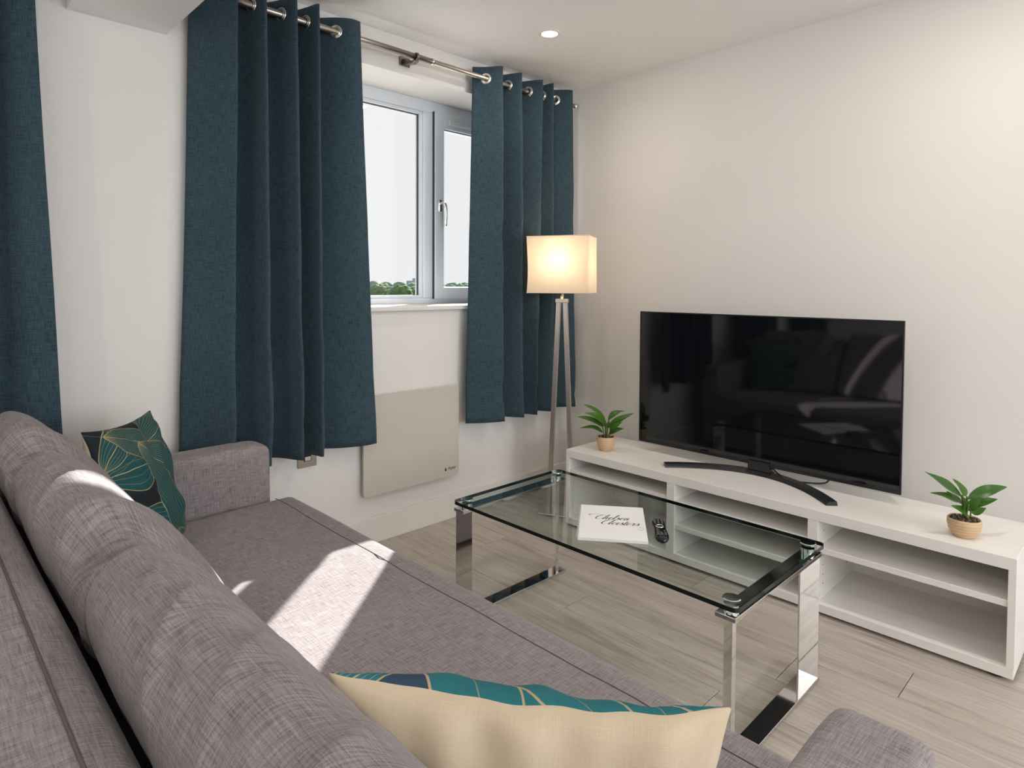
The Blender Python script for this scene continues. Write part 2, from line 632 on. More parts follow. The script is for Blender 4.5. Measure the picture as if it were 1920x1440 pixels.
# ------------------------------------------------------------------ room shell
X0, X1, Y0, Y1 = -1.75, 3.0, -3.3, 2.575      # interior faces
WT = 0.32
WIN_Z0, WIN_Z1 = 1.10, 2.226
OPEN = [(-1.62, 0.36), (0.88, 2.84)]          # window openings in the window wall


def wall_with_openings(name, openings, y0, y1, z0w, z1w, x0, x1):
    bm = NB()
    xs = x0
    for a, b in openings:
        box(bm, xs, a, y0, y1, 0, CEIL)
        box(bm, a, b, y0, y1, 0, z0w)
        box(bm, a, b, y0, y1, z1w, CEIL)
        xs = b
    box(bm, xs, x1, y0, y1, 0, CEIL)
    bmesh.ops.remove_doubles(bm, verts=bm.verts, dist=1e-5)
    return make(name, bm, M['wall'], kind='structure')


wall_with_openings('wall_window_side', OPEN, Y1, Y1 + WT, WIN_Z0, WIN_Z1, X0 - 0.1, X1 + 0.1)
wall_with_openings('wall_rear', [(-0.8, 2.6)], Y0 - 0.1, Y0, 0.5, 2.3, X0 - 0.1, X1 + 0.1)  # opening cut for the added fill window
bm = NB(); box(bm, X1, X1 + 0.1, Y0 - 0.1, Y1, 0, CEIL); make('wall_television_side', bm, M['wall'], kind='structure')
bm = NB(); box(bm, X0 - 0.1, X0, Y0 - 0.1, Y1, 0, CEIL); make('wall_sofa_side', bm, M['wall'], kind='structure')
bm = NB(); box(bm, X0 - 0.1, X1 + 0.1, Y0 - 0.1, Y1 + WT, CEIL, CEIL + 0.15); make('ceiling', bm, M['ceiling'], kind='structure')
bm = NB(); box(bm, 0.435, 0.74, Y0, Y1, 2.126, CEIL); make('trim_ceiling_beam', bm, M['ceiling'], kind='structure')
bm = NB(); box(bm, X0, X1 - 0.018, Y1 - 0.018, Y1, 0, 0.125, 0.003); make('baseboard_window_side', bm, M['trim'], kind='structure')
bm = NB(); box(bm, X1 - 0.018, X1, Y0, Y1, 0, 0.125, 0.003); make('baseboard_television_side', bm, M['trim'], kind='structure')
bm = NB(); box(bm, X0, X0 + 0.018, Y0, Y1 - 0.018, 0, 0.125, 0.003); make('baseboard_sofa_side', bm, M['trim'], kind='structure')

bm = NB(); box(bm, X0 - 0.1, X1 + 0.1, Y0 - 0.1, Y1 + WT, -0.12, -0.008)
floor = make('floor', bm, M['subfloor'], kind='structure')
PW, PL = 0.1757, 1.38
known = {0: 0.90, 1: 1.545, 2: 0.807, 3: 0.518, -1: 0.25, 4: 1.30, 5: 0.1, 6: 0.75, 7: 1.7}
mesh_cache = {}
i0 = int(math.floor((X0 - 1.585) / PW))
i1 = int(math.ceil((X1 - 1.585) / PW))
for i in range(i0, i1):
    xa, xb = 1.585 + i * PW, 1.585 + (i + 1) * PW
    xa, xb = max(xa, X0), min(xb, X1)
    if xb - xa < 0.01:
        continue
    e = known.get(i, random.uniform(0, PL))
    while e > Y0:
        e -= PL
    while e < Y1:
        ya, yb = max(e, Y0), min(e + PL, Y1)
        e += PL
        if yb - ya < 0.02:
            continue
        w_, l_ = round(xb - xa, 4), round(yb - ya, 4)
        key = (w_, l_)
        if key not in mesh_cache:
            bm = NB()
            box(bm, -w_ / 2 + 0.0007, w_ / 2 - 0.0007, -l_ / 2 + 0.0010, l_ / 2 - 0.0010, -0.008, 0, 0.0012, 1)
            me = bpy.data.meshes.new('plank')
            bm.to_mesh(me); bm.free()
            me.materials.append(M['plank'])
            mesh_cache[key] = me
        o = bpy.data.objects.new('plank', mesh_cache[key])
        COL.objects.link(o)
        o.parent = floor
        o.location = ((xa + xb) / 2, (ya + yb) / 2, 0)

# ------------------------------------------------------------------ windows
def window(nm, xa, xb, mull, handle=True):
    """frame, fixed pane left of the mullion, opening sash right of it"""
    yf0, yf1 = Y1 + 0.265, Y1 + 0.325
    w = empty(nm, ((xa + xb) / 2, yf0, WIN_Z0), 'white plastic casement window', None)
    w['kind'] = 'structure'
    fw = 0.062
    za, zb = WIN_Z0 + 0.012, WIN_Z1
    m0, m1 = mull - 0.035, mull + 0.035
    bm = NB()
    box(bm, xa, xa + fw, yf0, yf1, za, zb, 0.004)
    box(bm, xb - fw, xb, yf0, yf1, za, zb, 0.004)
    box(bm, xa + fw, xb - fw, yf0, yf1, za, za + 0.032, 0.004)
    box(bm, xa + fw, xb - fw, yf0, yf1, zb - fw, zb, 0.004)
    box(bm, m0, m1, yf0, yf1, za + 0.032, zb - fw, 0.004)
    # stepped glazing bead round the fixed pane
    bb = 0.016
    box(bm, xa + fw, xa + fw + bb, yf0 + 0.012, yf1, za + 0.032, zb - fw, 0.003)
    box(bm, m0 - bb, m0, yf0 + 0.012, yf1, za + 0.032, zb - fw, 0.003)
    box(bm, xa + fw + bb, m0 - bb, yf0 + 0.012, yf1, za + 0.032, za + 0.032 + bb, 0.003)
    box(bm, xa + fw + bb, m0 - bb, yf0 + 0.012, yf1, zb - fw - bb, zb - fw, 0.003)
    make('window_frame', bm, M['upvc'], w)
    bm = NB()
    gx0, gx1, gz0, gz1 = xa + fw + bb, m0 - bb, za + 0.032 + bb, zb - fw - bb
    for (a, b, c, d) in ((gx0, gx0 + .004, gz0, gz1), (gx1 - .005, gx1, gz0, gz1), (gx0, gx1, gz1 - .004, gz1)):
        box(bm, a, b, yf0 + 0.03, yf0 + 0.04, c, d)
    make('gasket', bm, M['gasket'], w)
    bm = NB(); box(bm, gx0, gx1, yf0 + 0.034, yf0 + 0.040, gz0, gz1); make('window_pane', bm, M['pane'], w)
    # sash
    s0, s1 = m1 - 0.008, xb - fw + 0.008
    sz0, sz1 = za + 0.026, zb - fw + 0.008
    sw = 0.066
    bm = NB()
    ys0, ys1 = yf0 - 0.018, yf1 - 0.006
    box(bm, s0, s0 + sw, ys0, ys1, sz0, sz1, 0.006)
    box(bm, s1 - sw, s1, ys0, ys1, sz0, sz1, 0.006)
    box(bm, s0 + sw - .004, s1 - sw + .004, ys0, ys1, sz0, sz0 + sw, 0.006)
    box(bm, s0 + sw - .004, s1 - sw + .004, ys0, ys1, sz1 - sw - 0.02, sz1, 0.006)
    sash = make('sash', bm, M['upvc'], w)
    bm = NB(); box(bm, s0 + sw, s1 - sw, yf0 + 0.02, yf0 + 0.026, sz0 + sw, sz1 - sw - 0.02)
    make('sash_pane', bm, M['pane'], w)
    bm = NB(); box(bm, s0 - 0.004, s0, ys0 + 0.004, ys0 + 0.02, sz0, sz1); box(bm, s0 + sw, s1 - sw, ys0 + 0.012, ys0 + 0.02, sz1 - sw - 0.024, sz1 - sw - 0.020)
    make('sash_gasket', bm, M['gasket'], w)
    # trickle vent
    bm = NB()
    vx0 = s0 + sw + 0.03
    box(bm, vx0, vx0 + 0.30, ys0 - 0.010, ys0, sz1 - 0.062, sz1 - 0.030, 0.006, 3)
    for k in range(9):
        box(bm, vx0 + 0.025 + k * 0.029, vx0 + 0.045 + k * 0.029, ys0 - 0.0125, ys0 - 0.009, sz1 - 0.050, sz1 - 0.043)
    make('trickle_vent', bm, M['upvc'], w)
    if handle:
        hx, hz = s0 + sw * 0.52, 1.655
        bm = NB()
        box(bm, hx - 0.015, hx + 0.015, ys0 - 0.010, ys0, hz - 0.035, hz + 0.035, 0.006, 3)
        tube(bm, catmull([(hx, ys0, hz + 0.012), (hx, ys0 - 0.035, hz + 0.014), (hx + 0.003, ys0 - 0.048, hz - 0.005), (hx + 0.004, ys0 - 0.050, hz - 0.05), (hx + 0.004, ys0 - 0.046, hz - 0.115)], 6), 0.0085, 10)
        make('window_handle', bm, M['nickel'], w, smooth=True)
    # inner sill board
    bm = NB()
    box(bm, xa - 0.0, xb + 0.0, Y1 - 0.03, yf0 + 0.01, 1.088, 1.112, 0.006, 3)
    make('window_sill', bm, M['trim'], w)
    return w


window('window_1', OPEN[1][0], OPEN[1][1], 2.135)
window('window_2', OPEN[0][0], OPEN[0][1], -0.62)
# unseen rear window, added as an opening for the fill lamp
w3 = empty('added_fill_window', (0.9, Y0 - 0.05, 0.5), 'unseen wide window added behind the camera for fill light')
w3['kind'] = 'structure'
bm = NB()
for a, b in ((-0.8, -0.73), (0.865, 0.935), (2.53, 2.6)):
    box(bm, a, b, Y0 - 0.08, Y0 - 0.02, 0.5, 2.3, 0.004)
box(bm, -0.73, 2.53, Y0 - 0.08, Y0 - 0.02, 0.5, 0.57, 0.004)
box(bm, -0.73, 2.53, Y0 - 0.08, Y0 - 0.02, 2.23, 2.3, 0.004)
make('window_frame', bm, M['upvc'], w3)
bm = NB(); box(bm, -0.73, 0.865, Y0 - 0.055, Y0 - 0.05, 0.57, 2.23); make('window_pane', bm, M['pane'], w3)
bm = NB(); box(bm, 0.935, 2.53, Y0 - 0.055, Y0 - 0.05, 0.57, 2.23); make('window_pane', bm, M['pane'], w3)

# ------------------------------------------------------------------ curtain rods and curtains
ROD_Y, ROD_Z = 2.475, 2.285


def curtain_rod(xa, xb, xj, brackets, label):
    t = empty('curtain_rod', ((xa + xb) / 2, ROD_Y, ROD_Z), label, 'curtain rod')
    bm = NB(); tube(bm, [(xa, ROD_Y, ROD_Z), (xj, ROD_Y, ROD_Z)], 0.0140, 16); make('rod', bm, M['steel'], t, smooth=True)
    bm = NB(); tube(bm, [(xj, ROD_Y, ROD_Z), (xb, ROD_Y, ROD_Z)], 0.0120, 16); make('rod', bm, M['steel'], t, smooth=True)
    bm = NB()
    tube(bm, [(xj - 0.006, ROD_Y, ROD_Z), (xj + 0.004, ROD_Y, ROD_Z)], 0.0158, 16)
    make('joint_ring', bm, M['nickel'], t, smooth=True)
    for bx in brackets:
        bm = NB()
        box(bm, bx - 0.030, bx + 0.030, Y1 - 0.008, Y1, ROD_Z - 0.022, ROD_Z + 0.022, 0.004)
        prism(bm, [(ROD_Y - 0.006, ROD_Z - 0.020), (ROD_Y + 0.02, ROD_Z - 0.030), (Y1 - 0.006, ROD_Z - 0.016), (Y1 - 0.006, ROD_Z + 0.012), (ROD_Y + 0.02, ROD_Z - 0.014), (ROD_Y, ROD_Z - 0.012)], 'x', bx - 0.012, bx + 0.012, 0.002)
        torus(bm, (bx, ROD_Y, ROD_Z), (1, 0, 0), 0.0165, 0.0035, 20, 8, 2.0)
        make('bracket', bm, M['dark_steel'], t)
    for ex, s in ((xa, -1), (xb, 1)):
        bm = NB()
        tube(bm, [(ex, ROD_Y, ROD_Z), (ex + s * 0.006, ROD_Y, ROD_Z), (ex + s * 0.008, ROD_Y, ROD_Z), (ex + s * 0.03, ROD_Y, ROD_Z)], [0.011, 0.013, 0.017, 0.017], 16)
        make('finial', bm, M['nickel'], t, smooth=True)
    return t


curtain_rod(0.68, 2.925, 1.88, (0.72, 1.786, 2.86), 'brushed steel curtain rod over the right-hand window with one bracket in view')
curtain_rod(-1.70, 0.372, -0.6, (-1.6, -0.62, 0.34), 'steel curtain rod over the left-hand window, mostly above the frame')


def curtain(name, top, bot, zt, zb, label, seed, group='teal eyelet curtains'):
    per = 6
    T = catmull([V((a, b, 0)) for a, b in top], per)
    B = catmull([V((a, b, 0)) for a, b in bot], per)
    rows = 56
    loc = V((sum(p.x for p in T) / len(T), ROD_Y, zb))
    bm = NB()
    grid = []
    for r in range(rows + 1):
        v = r / rows
        s = v ** 1.15
        line = []
        for c in range(len(T)):
            p = T[c].lerp(B[c], s)
            # small drape irregularities that grow downwards
            q = V((p.x * 5 + seed, v * 2.2, seed * 3.1))
            dx = noise.noise(q) * 0.010 * v
            q2 = V((p.x * 3.0, v * 7 + seed, seed))
            dy = noise.noise(q2) * (0.004 + 0.014 * v * v)
            cr = noise.noise(V((p.x * 9 + v * 6, v * 14, seed + 9)))
            dy += max(0, cr - 0.25) * 0.03 * v
            z = zt + (zb - zt) * v
            if r == 0:
                z += 0.0
            edge = min(c, len(T) - 1 - c) / 6.0
            line.append(bm.verts.new((p.x + dx, p.y + dy * min(1, edge + 0.3), z)))
        grid.append(line)
    arc = [0.0]
    for c in range(1, len(T)):
        arc.append(arc[-1] + (T[c] - T[c - 1]).length)
    ul = bm.loops.layers.uv.new('UVMap')
    for r in range(rows):
        for c in range(len(T) - 1):
            f = bm.faces.new((grid[r][c], grid[r][c + 1], grid[r + 1][c + 1], grid[r + 1][c]))
            for lp, (cc, r2) in zip(f.loops, ((c, r), (c + 1, r), (c + 1, r + 1), (c, r + 1))):
                lp[ul].uv = (arc[cc] + seed, r2 / rows * (zt - zb))
    o = make(name, bm, M['curtain'], None, loc, True, label, 'curtain', group)
    so = o.modifiers.new('thickness', 'SOLIDIFY')
    so.thickness = 0.003
    # eyelets where the cloth crosses the rod
    for c in range(2, len(T) - 2):
        a, b = T[c], T[c + 1]
        if (a.y - ROD_Y) * (b.y - ROD_Y) <= 0 and a.y != b.y:
            f = (ROD_Y - a.y) / (b.y - a.y)
            p = a.lerp(b, f)
            tdir = (T[c + 1] - T[c - 1]).normalized()
            nrm = V((-tdir.y, tdir.x, 0))
            if nrm.y > 0:
                nrm = -nrm
            e = NB()
            torus(e, (p.x, ROD_Y, ROD_Z), nrm, 0.0235, 0.0052, 30, 8, 1.0)
            torus(e, (p.x, ROD_Y, ROD_Z), nrm, 0.0180, 0.0036, 30, 8, 1.9)
            make('eyelet', e, M['nickel'], o, smooth=True)
    return o


FY, BY = 2.402, 2.556


def folds(start, fronts, end, yf, yb, lean=0.0):
    """deep eyelet folds: a front lobe at every x in fronts with a pocket behind each"""
    pts = list(start)
    for k, x in enumerate(fronts):
        pts.append((x - 0.012, yf + 0.006))
        pts.append((x + 0.002, yf + 0.016))
        if k < len(fronts) - 1:
            g = fronts[k + 1] - x
            pts += [(x + 0.002, (yf + yb) / 2), (x + 0.10 * g + 0.004, yb - 0.012), (x + 0.30 * g, yb), (x + 0.55 * g, yb - 0.035), (x + 0.74 * g, (yf + yb) / 2 - 0.02)]
    return pts + list(end)


curtain('curtain',
        folds([(0.806, 2.535), (0.860, 2.475)], [0.936, 1.046, 1.168, 1.263], [(1.268, 2.48), (1.29, 2.545), (1.315, 2.535), (1.366, 2.478), (1.420, 2.440), (1.467, 2.440)], FY, BY),
        folds([(0.746, 2.520), (0.82, 2.470)], [0.908, 1.057, 1.189, 1.275], [(1.280, 2.47), (1.30, 2.520), (1.33, 2.515), (1.40, 2.470), (1.48, 2.440), (1.546, 2.440)], FY - .008, BY - .03),
        2.345, 0.505, 'wide teal curtain in the middle, hanging behind the sofa arm left of the open pane', 3.3)
curtain('curtain',
        folds([(2.176, 2.525), (2.226, 2.475)], [2.284, 2.427, 2.590, 2.677], [(2.683, 2.48), (2.70, 2.54), (2.725, 2.53), (2.765, 2.475), (2.834, FY + .01), (2.86, 2.44), (2.90, 2.50)], FY, BY),
        folds([(2.112, 2.505), (2.20, 2.450)], [2.303, 2.452, 2.558, 2.697], [(2.703, 2.48), (2.72, 2.52), (2.75, 2.52), (2.80, 2.47), (2.884, FY + .01), (2.91, 2.44), (2.94, 2.50)], FY, BY - .03),
        2.345, 0.500, 'teal curtain on the right, hanging behind the floor lamp', 8.1)
curtain('curtain',
        folds([(-0.38, 2.50), (-0.34, 2.46)], [-0.29, -0.17, -0.05, 0.07, 0.19], [(0.20, 2.50), (0.23, 2.51), (0.27, 2.46), (0.325, 2.43)], FY, BY),
        folds([(-0.42, 2.50), (-0.36, 2.46)], [-0.29, -0.17, -0.05, 0.08, 0.20], [(0.21, 2.49), (0.25, 2.50), (0.32, 2.45), (0.395, 2.43)], FY, BY - .03),
        2.345, 0.505, 'teal curtain cut off by the left edge of the photo', 5.7)
curtain('curtain',
        folds([(-1.60, 2.50), (-1.57, 2.46)], [-1.50, -1.38, -1.26, -1.14, -1.02], [(-1.01, 2.50), (-0.98, 2.51), (-0.94, 2.46), (-0.90, 2.43)], FY, BY),
        folds([(-1.62, 2.50), (-1.58, 2.46)], [-1.50, -1.38, -1.26, -1.14, -1.01], [(-1.00, 2.49), (-0.97, 2.50), (-0.92, 2.46), (-0.86, 2.43)], FY, BY - .03),
        2.345, 0.505, 'teal curtain seen only as a dark reflection in the television', 1.9)

# ------------------------------------------------------------------ wall fittings
t = empty('panel_heater', (1.816, Y1, 0.235), 'cream glass electric panel heater fixed under the window', 'heater')
bm = NB()
box(bm, 1.536, 2.097, Y1 - 0.040, Y1 - 0.028, 0.235, 0.700, 0.0)
vert = [e for e in bm.edges if abs(e.verts[0].co.y - e.verts[1].co.y) > 0.005]
bmesh.ops.bevel(bm, geom=vert, offset=0.014, segments=4, profile=0.5, affect='EDGES')
make('glass_front', bm, M['heater'], t)
bm = NB(); box(bm, 1.60, 2.03, Y1 - 0.028, Y1, 0.29, 0.645, 0.003); make('heater_body', bm, M['trim'], t)


def text_mesh(txt, size, mat4, matl, name, parent, shear=0.0):
    cu = bpy.data.curves.new('txt', 'FONT')
    cu.body = txt
    cu.size = size
    cu.shear = shear
    cu.extrude = 0.0002
    cu.align_x = 'LEFT'
    ob = bpy.data.objects.new('txt', cu)
    COL.objects.link(ob)
    bpy.context.view_layer.update()
    me = bpy.data.meshes.new_from_object(ob)
    bpy.data.objects.remove(ob)
    bm = NB()
    bm.from_mesh(me)
    bpy.data.meshes.remove(me)
    bm.transform(mat4)
    return make(name, bm, matl, parent)


yl = Y1 - 0.0405
mt = Matrix(((1, 0, 0, 2.028), (0, 0, -1, yl), (0, 1, 0, 0.268), (0, 0, 0, 1)))
text_mesh('Mylek', 0.021, mt, M['ink_brown'], 'heater_lettering', t)
bm = NB()
prism(bm, [(2.012, 0.285), (2.017, 0.275), (2.017, 0.268), (2.012, 0.264), (2.007, 0.268), (2.007, 0.275)], 'y', yl - 0.0004, yl + 0.0002)
make('heater_emblem', bm, M['ink_brown'], t)

t = empty('wall_socket', (1.278, Y1, 0.42), 'brushed steel wall socket peeking out under the middle curtain', 'socket')
bm = NB(); box(bm, 1.235, 1.322, Y1 - 0.008, Y1, 0.424, 0.510, 0.003); make('face_plate', bm, M['steel'], t)
bm = NB(); box(bm, 1.262, 1.295, Y1 - 0.0105, Y1 - 0.007, 0.450, 0.488, 0.002); make('insert', bm, M['black_satin'], t)
bm = NB(); box(bm, 1.265, 1.292, Y1 - 0.0125, Y1 - 0.0100, 0.4525, 0.470, 0.001); make('rocker', bm, M['nickel'], t)

# downlights: only the first is in view, the rest are added fill lamps
for i, (dx, dy) in enumerate(DOWNLIGHTS):
    lab = ['round recessed downlight glowing in the ceiling before the curtains', 'added fill downlight outside the picture, over the right end of the bench',
           'added fill downlight outside the picture, by the added rear window on the television side', 'added fill downlight outside the picture, by the added rear window on the sofa side',
           'added fill downlight outside the picture, behind the sofa near the left-hand window', 'added fill downlight outside the picture, behind the sofa and the photographer',
           'added fill downlight outside the picture, over the near arm of the sofa'][i]
    d = empty('ceiling_downlight', (dx, dy, CEIL), lab, 'ceiling light')
    if i:
        d['group'] = 'added fill downlights outside the picture'
    bm = NB()
    lathe(bm, [(0.036, -0.001), (0.040, -0.007), (0.050, -0.006), (0.053, 0.0)], (dx, dy, CEIL), 40)
    make('trim_ring', bm, M['trim'], d, smooth=True)
    bm = NB()
    lathe(bm, [(0.0, -0.003), (0.037, -0.003)], (dx, dy, CEIL), 40)
    make('lens', bm, M['light'], d)
    a_ = area('downlight_beam', (dx, dy, CEIL - 0.012), (0, 0, -1), 0.075, 0.075, 7 if i else 3, (1.0, 0.90, 0.78), 'DISK')
    a_.parent = None

# ------------------------------------------------------------------ television bench
BX0, BX1, BYL, BYR = 2.43, 2.83, 2.087, 0.287
t = empty('television_bench', ((BX0 + BX1) / 2, (BYL + BYR) / 2, 0), 'long low white wood-grain television bench with open shelves', 'television bench')
bm = NB(); box(bm, BX0, BX1, BYR, BYL, 0.350, 0.389, 0.0015); make('top_panel', bm, M['bench'], t)
bm = NB(); box(bm, BX0 + .001, BX1, BYR + 0.002, BYL - 0.002, 0.014, 0.045, 0.0012); make('bottom_panel', bm, M['bench'], t)
for a, b in ((BYL - 0.019, BYL - 0.0005), (1.466, 1.505), (0.866, 0.903), (BYR + 0.0005, BYR + 0.021)):
    bm = NB(); box(bm, BX0 + .0006, BX1 - 0.008, a, b, 0.045, 0.350, 0.001)
    make('upright_panel', bm, M['bench'], t)
for a, b, z in ((1.505, BYL - 0.019, 0.270), (0.903, 1.466, 0.258), (0.903, 1.466, 0.152), (BYR + 0.021, 0.866, 0.232)):
    bm = NB(); box(bm, BX0 + 0.006, BX1 - 0.012, a, b, z, z + 0.021, 0.001)
    make('shelf', bm, M['bench'], t)
for a, b in ((1.505, BYL - 0.019), (0.903, 1.466), (BYR + 0.021, 0.866)):
    bm = NB(); box(bm, BX1 - 0.012, BX1 - 0.008, a, b, 0.045, 0.350)
    make('back_panel', bm, M['bench'], t)
for fx in (BX0 + 0.045, BX1 - 0.045):
    for fy in (BYR + 0.05, 0.885, 1.486, BYL - 0.05):
        bm = NB(); lathe(bm, [(0, 0), (0.026, 0), (0.030, 0.003), (0.030, 0.008), (0.014, 0.010), (0.012, 0.016), (0, 0.016)], (fx, fy, 0), 24)
        make('foot', bm, M['black_satin'], t, smooth=False)
# shelf pin holes
for fx in (BX0 + 0.06, BX1 - 0.08):
    for zz in (0.10, 0.135, 0.17, 0.205, 0.30):
        bm = NB()
        tube(bm, [(fx, 0.8660, zz), (fx, 0.8654, zz)], 0.0024, 10)
        make('pin_hole', bm, M['gasket'], t)

# ------------------------------------------------------------------ television
TX = 2.70
t = empty('television', (2.66, 1.25, 0.389), 'large flat black television standing on the white bench', 'television')
ty0, ty1, tz0, tz1 = 0.667, 1.836, 0.432, 1.088
bm = NB()
prism(bm, [(TX + 0.004, tz0 + 0.0), (TX + 0.004, tz1), (TX + 0.014, tz1), (TX + 0.014, tz0)], 'y', ty0, ty1, 0.0015)
make('casing', bm, M['bezel_side'], t)
bm = NB()
bw = 0.006
box(bm, TX, TX + 0.006, ty0, ty0 + bw, tz0, tz1, 0.001)
box(bm, TX, TX + 0.006, ty1 - bw, ty1, tz0, tz1, 0.001)
box(bm, TX, TX + 0.006, ty0 + bw, ty1 - bw, tz1 - bw, tz1, 0.001)
box(bm, TX, TX + 0.006, ty0 + bw, ty1 - bw, tz0, tz0 + 0.014, 0.001)
make('bezel', bm, M['bezel'], t)
bm = NB(); box(bm, TX + 0.0025, TX + 0.005, ty0 + bw, ty1 - bw, tz0 + 0.014, tz1 - bw); make('screen', bm, M['screen'], t)
bm = NB()
prism(bm, [(TX + 0.014, tz0 + 0.01), (TX + 0.014, tz0 + 0.40), (TX + 0.030, tz0 + 0.36), (TX + 0.052, tz0 + 0.30), (TX + 0.055, tz0 + 0.03), (TX + 0.04, tz0 + 0.01)], 'y', ty0 + 0.12, ty1 - 0.12, 0.004)
make('rear_housing', bm, M['black_satin'], t)
bm = NB()
box(bm, TX - 0.006, TX + 0.035, 1.165, 1.262, 0.400, tz0 + 0.02, 0.003)
box(bm, TX - 0.012, TX + 0.040, 1.160, 1.267, 0.397, 0.410, 0.002)
make('stand_neck', bm, M['black_glossy'], t)
# crescent foot
bm = NB()
N_ = 40
ring = []
for i in range(N_ + 1):
    f = i / N_ * 2 - 1
    y = 1.211 + f * 0.361
    xc = 2.702 - 0.180 * f * f + 0.012 * (1 - f * f)
    hw = 0.026 - 0.004 * abs(f)
    h = 0.016
    tx_ = V((-0.36 * f, 1, 0)) if False else V((2 * -0.192 * f / 0.361, 1, 0)).normalized()
    nn = V((tx_.y, -tx_.x, 0))
    c = V((xc, y, 0))
    a0, a1 = c - nn * hw, c + nn * hw
    ring.append([bm.verts.new((a0.x, a0.y, 0.3895)), bm.verts.new((a1.x, a1.y, 0.3895)), bm.verts.new((a1.x - nn.x * .003, a1.y - nn.y * .003, 0.3895 + h)), bm.verts.new((a0.x + nn.x * .012, a0.y + nn.y * .012, 0.3895 + h * 0.9)), bm.verts.new((a0.x + nn.x * .002, a0.y + nn.y * .002, 0.3895 + h * 0.4))])
for i in range(N_):
    for k in range(5):
        bm.faces.new((ring[i][k], ring[i + 1][k], ring[i + 1][(k + 1) % 5], ring[i][(k + 1) % 5]))
bm.faces.new(ring[0][::-1]); bm.faces.new(ring[-1])
make('crescent_foot', bm, M['black_satin'], t)
bm = NB()
tube(bm, catmull([(TX + 0.03, 1.17, 0.428), (TX + 0.015, 1.13, 0.408), (TX + 0.01, 1.08, 0.396), (TX + 0.03, 1.02, 0.394), (TX + 0.08, 0.96, 0.398), (TX + 0.10, 0.95, 0.44)], 8), 0.0032, 8)
make('power_cable', bm, M['cable'], t, smooth=True)

# ------------------------------------------------------------------ potted plants
def leaf_mesh(base, tip, width, up, sag=0.12, fold=0.35, curl=0.0):
    """pointed leaf from base to tip with a folded midrib"""
    base, tip, up = V(base), V(tip), V(up).normalized()
    ax = tip - base
    L = ax.length
    d = ax.normalized()
    side = d.cross(up).normalized()
    nrm = side.cross(d).normalized()
    bm = NB()
    n_ = 11
    rows = []
    for i in range(n_ + 1):
        s = i / n_
        w = width * (math.sin(math.pi * min(1, s ** 0.72)) ** 0.85) * (1 - 0.25 * s)
        if i == n_:
            w = 0.0004
        if i == 0:
            w = width * 0.10
        arch = nrm * (L * sag * math.sin(math.pi * s) + L * curl * s * s)
        c = base + ax * s + arch
        wave = 0.06 * width * math.sin(s * 9 + width * 700)
        line = []
        for k in (-1, -0.5, 0, 0.5, 1):
            line.append(bm.verts.new(c + side * (w * k) + nrm * (abs(k) ** 1.3 * w * fold + wave * k)))
        rows.append(line)
    for i in range(n_):
        for k in range(4):
            bm.faces.new((rows[i][k], rows[i][k + 1], rows[i + 1][k + 1], rows[i + 1][k]))
    return bm


def plant(c, scale, leaves, stems, pot_r, pot_h, label):
    cx_, cy_ = c
    z0 = 0.3895
    t = empty('potted_plant', (cx_, cy_, z0), label, 'plant', 'two small leafy plants in wooden pots')
    r = pot_r
    bm = NB()
    lathe(bm, [(0, 0), (r * 0.62, 0), (r * 0.70, 0.004), (r * 0.90, pot_h * 0.35), (r * 1.0, pot_h * 0.68), (r * 0.97, pot_h * 0.97), (r * 0.93, pot_h), (r * 0.88, pot_h * 0.97), (r * 0.86, pot_h * 0.80), (0, pot_h * 0.80)], (cx_, cy_, z0), 40)
    make('pot', bm, M['pot'], t, smooth=True)
    bm = NB()
    rnd = random.Random(int(cx_ * 1000))
    for k in range(110):
        a, q = rnd.uniform(0, 6.283), r * 0.84 * math.sqrt(rnd.random())
        s = rnd.uniform(0.0028, 0.0050)
        m4 = Matrix.Translation((cx_ + q * math.cos(a), cy_ + q * math.sin(a), z0 + pot_h * 0.84 + rnd.uniform(0, 0.006) + (1 - q / r) * 0.006)) @ Matrix.Rotation(rnd.uniform(0, 3), 4, V((rnd.random(), rnd.random(), 0.3)).normalized()) @ Matrix.Diagonal((s * 1.3, s, s * 0.8, 1))
        res = bmesh.ops.create_icosphere(bm, subdivisions=1, radius=1.0, matrix=m4)
        if rnd.random() < 0.3:
            for v in res['verts']:
                for f in v.link_faces:
                    f.material_index = 1
    make('gravel', bm, [M['soil'], M['gravel_pale']], t, kind='stuff')
    ri, up = V((_r.x, _r.y, 0)), V((0, 0, 1))
    fw = V((_f.x, _f.y, 0)).normalized()
    top = V((cx_, cy_, z0 + pot_h * 0.85))

    def L(p):      # (right, up, away) offsets in cm from the soil centre
        return top + (ri * p[0] + up * p[1] + fw * p[2]) * 0.01 * scale
    for pts, rad in stems:
        bm = NB()
        tube(bm, catmull([L(p) for p in pts], 5), rad * 0.01 * scale, 7)
        make('stem', bm, M['stem'], t, smooth=True)
    for (b, tp, w, upv, sag, fold, curl) in leaves:
        u_ = ri * upv[0] + up * upv[1] + fw * upv[2]
        bm = leaf_mesh(L(b), L(tp), w * 0.01 * scale, u_, sag, fold, curl)
        make('leaf', bm, M['leaf'], t, smooth=True)
    return t


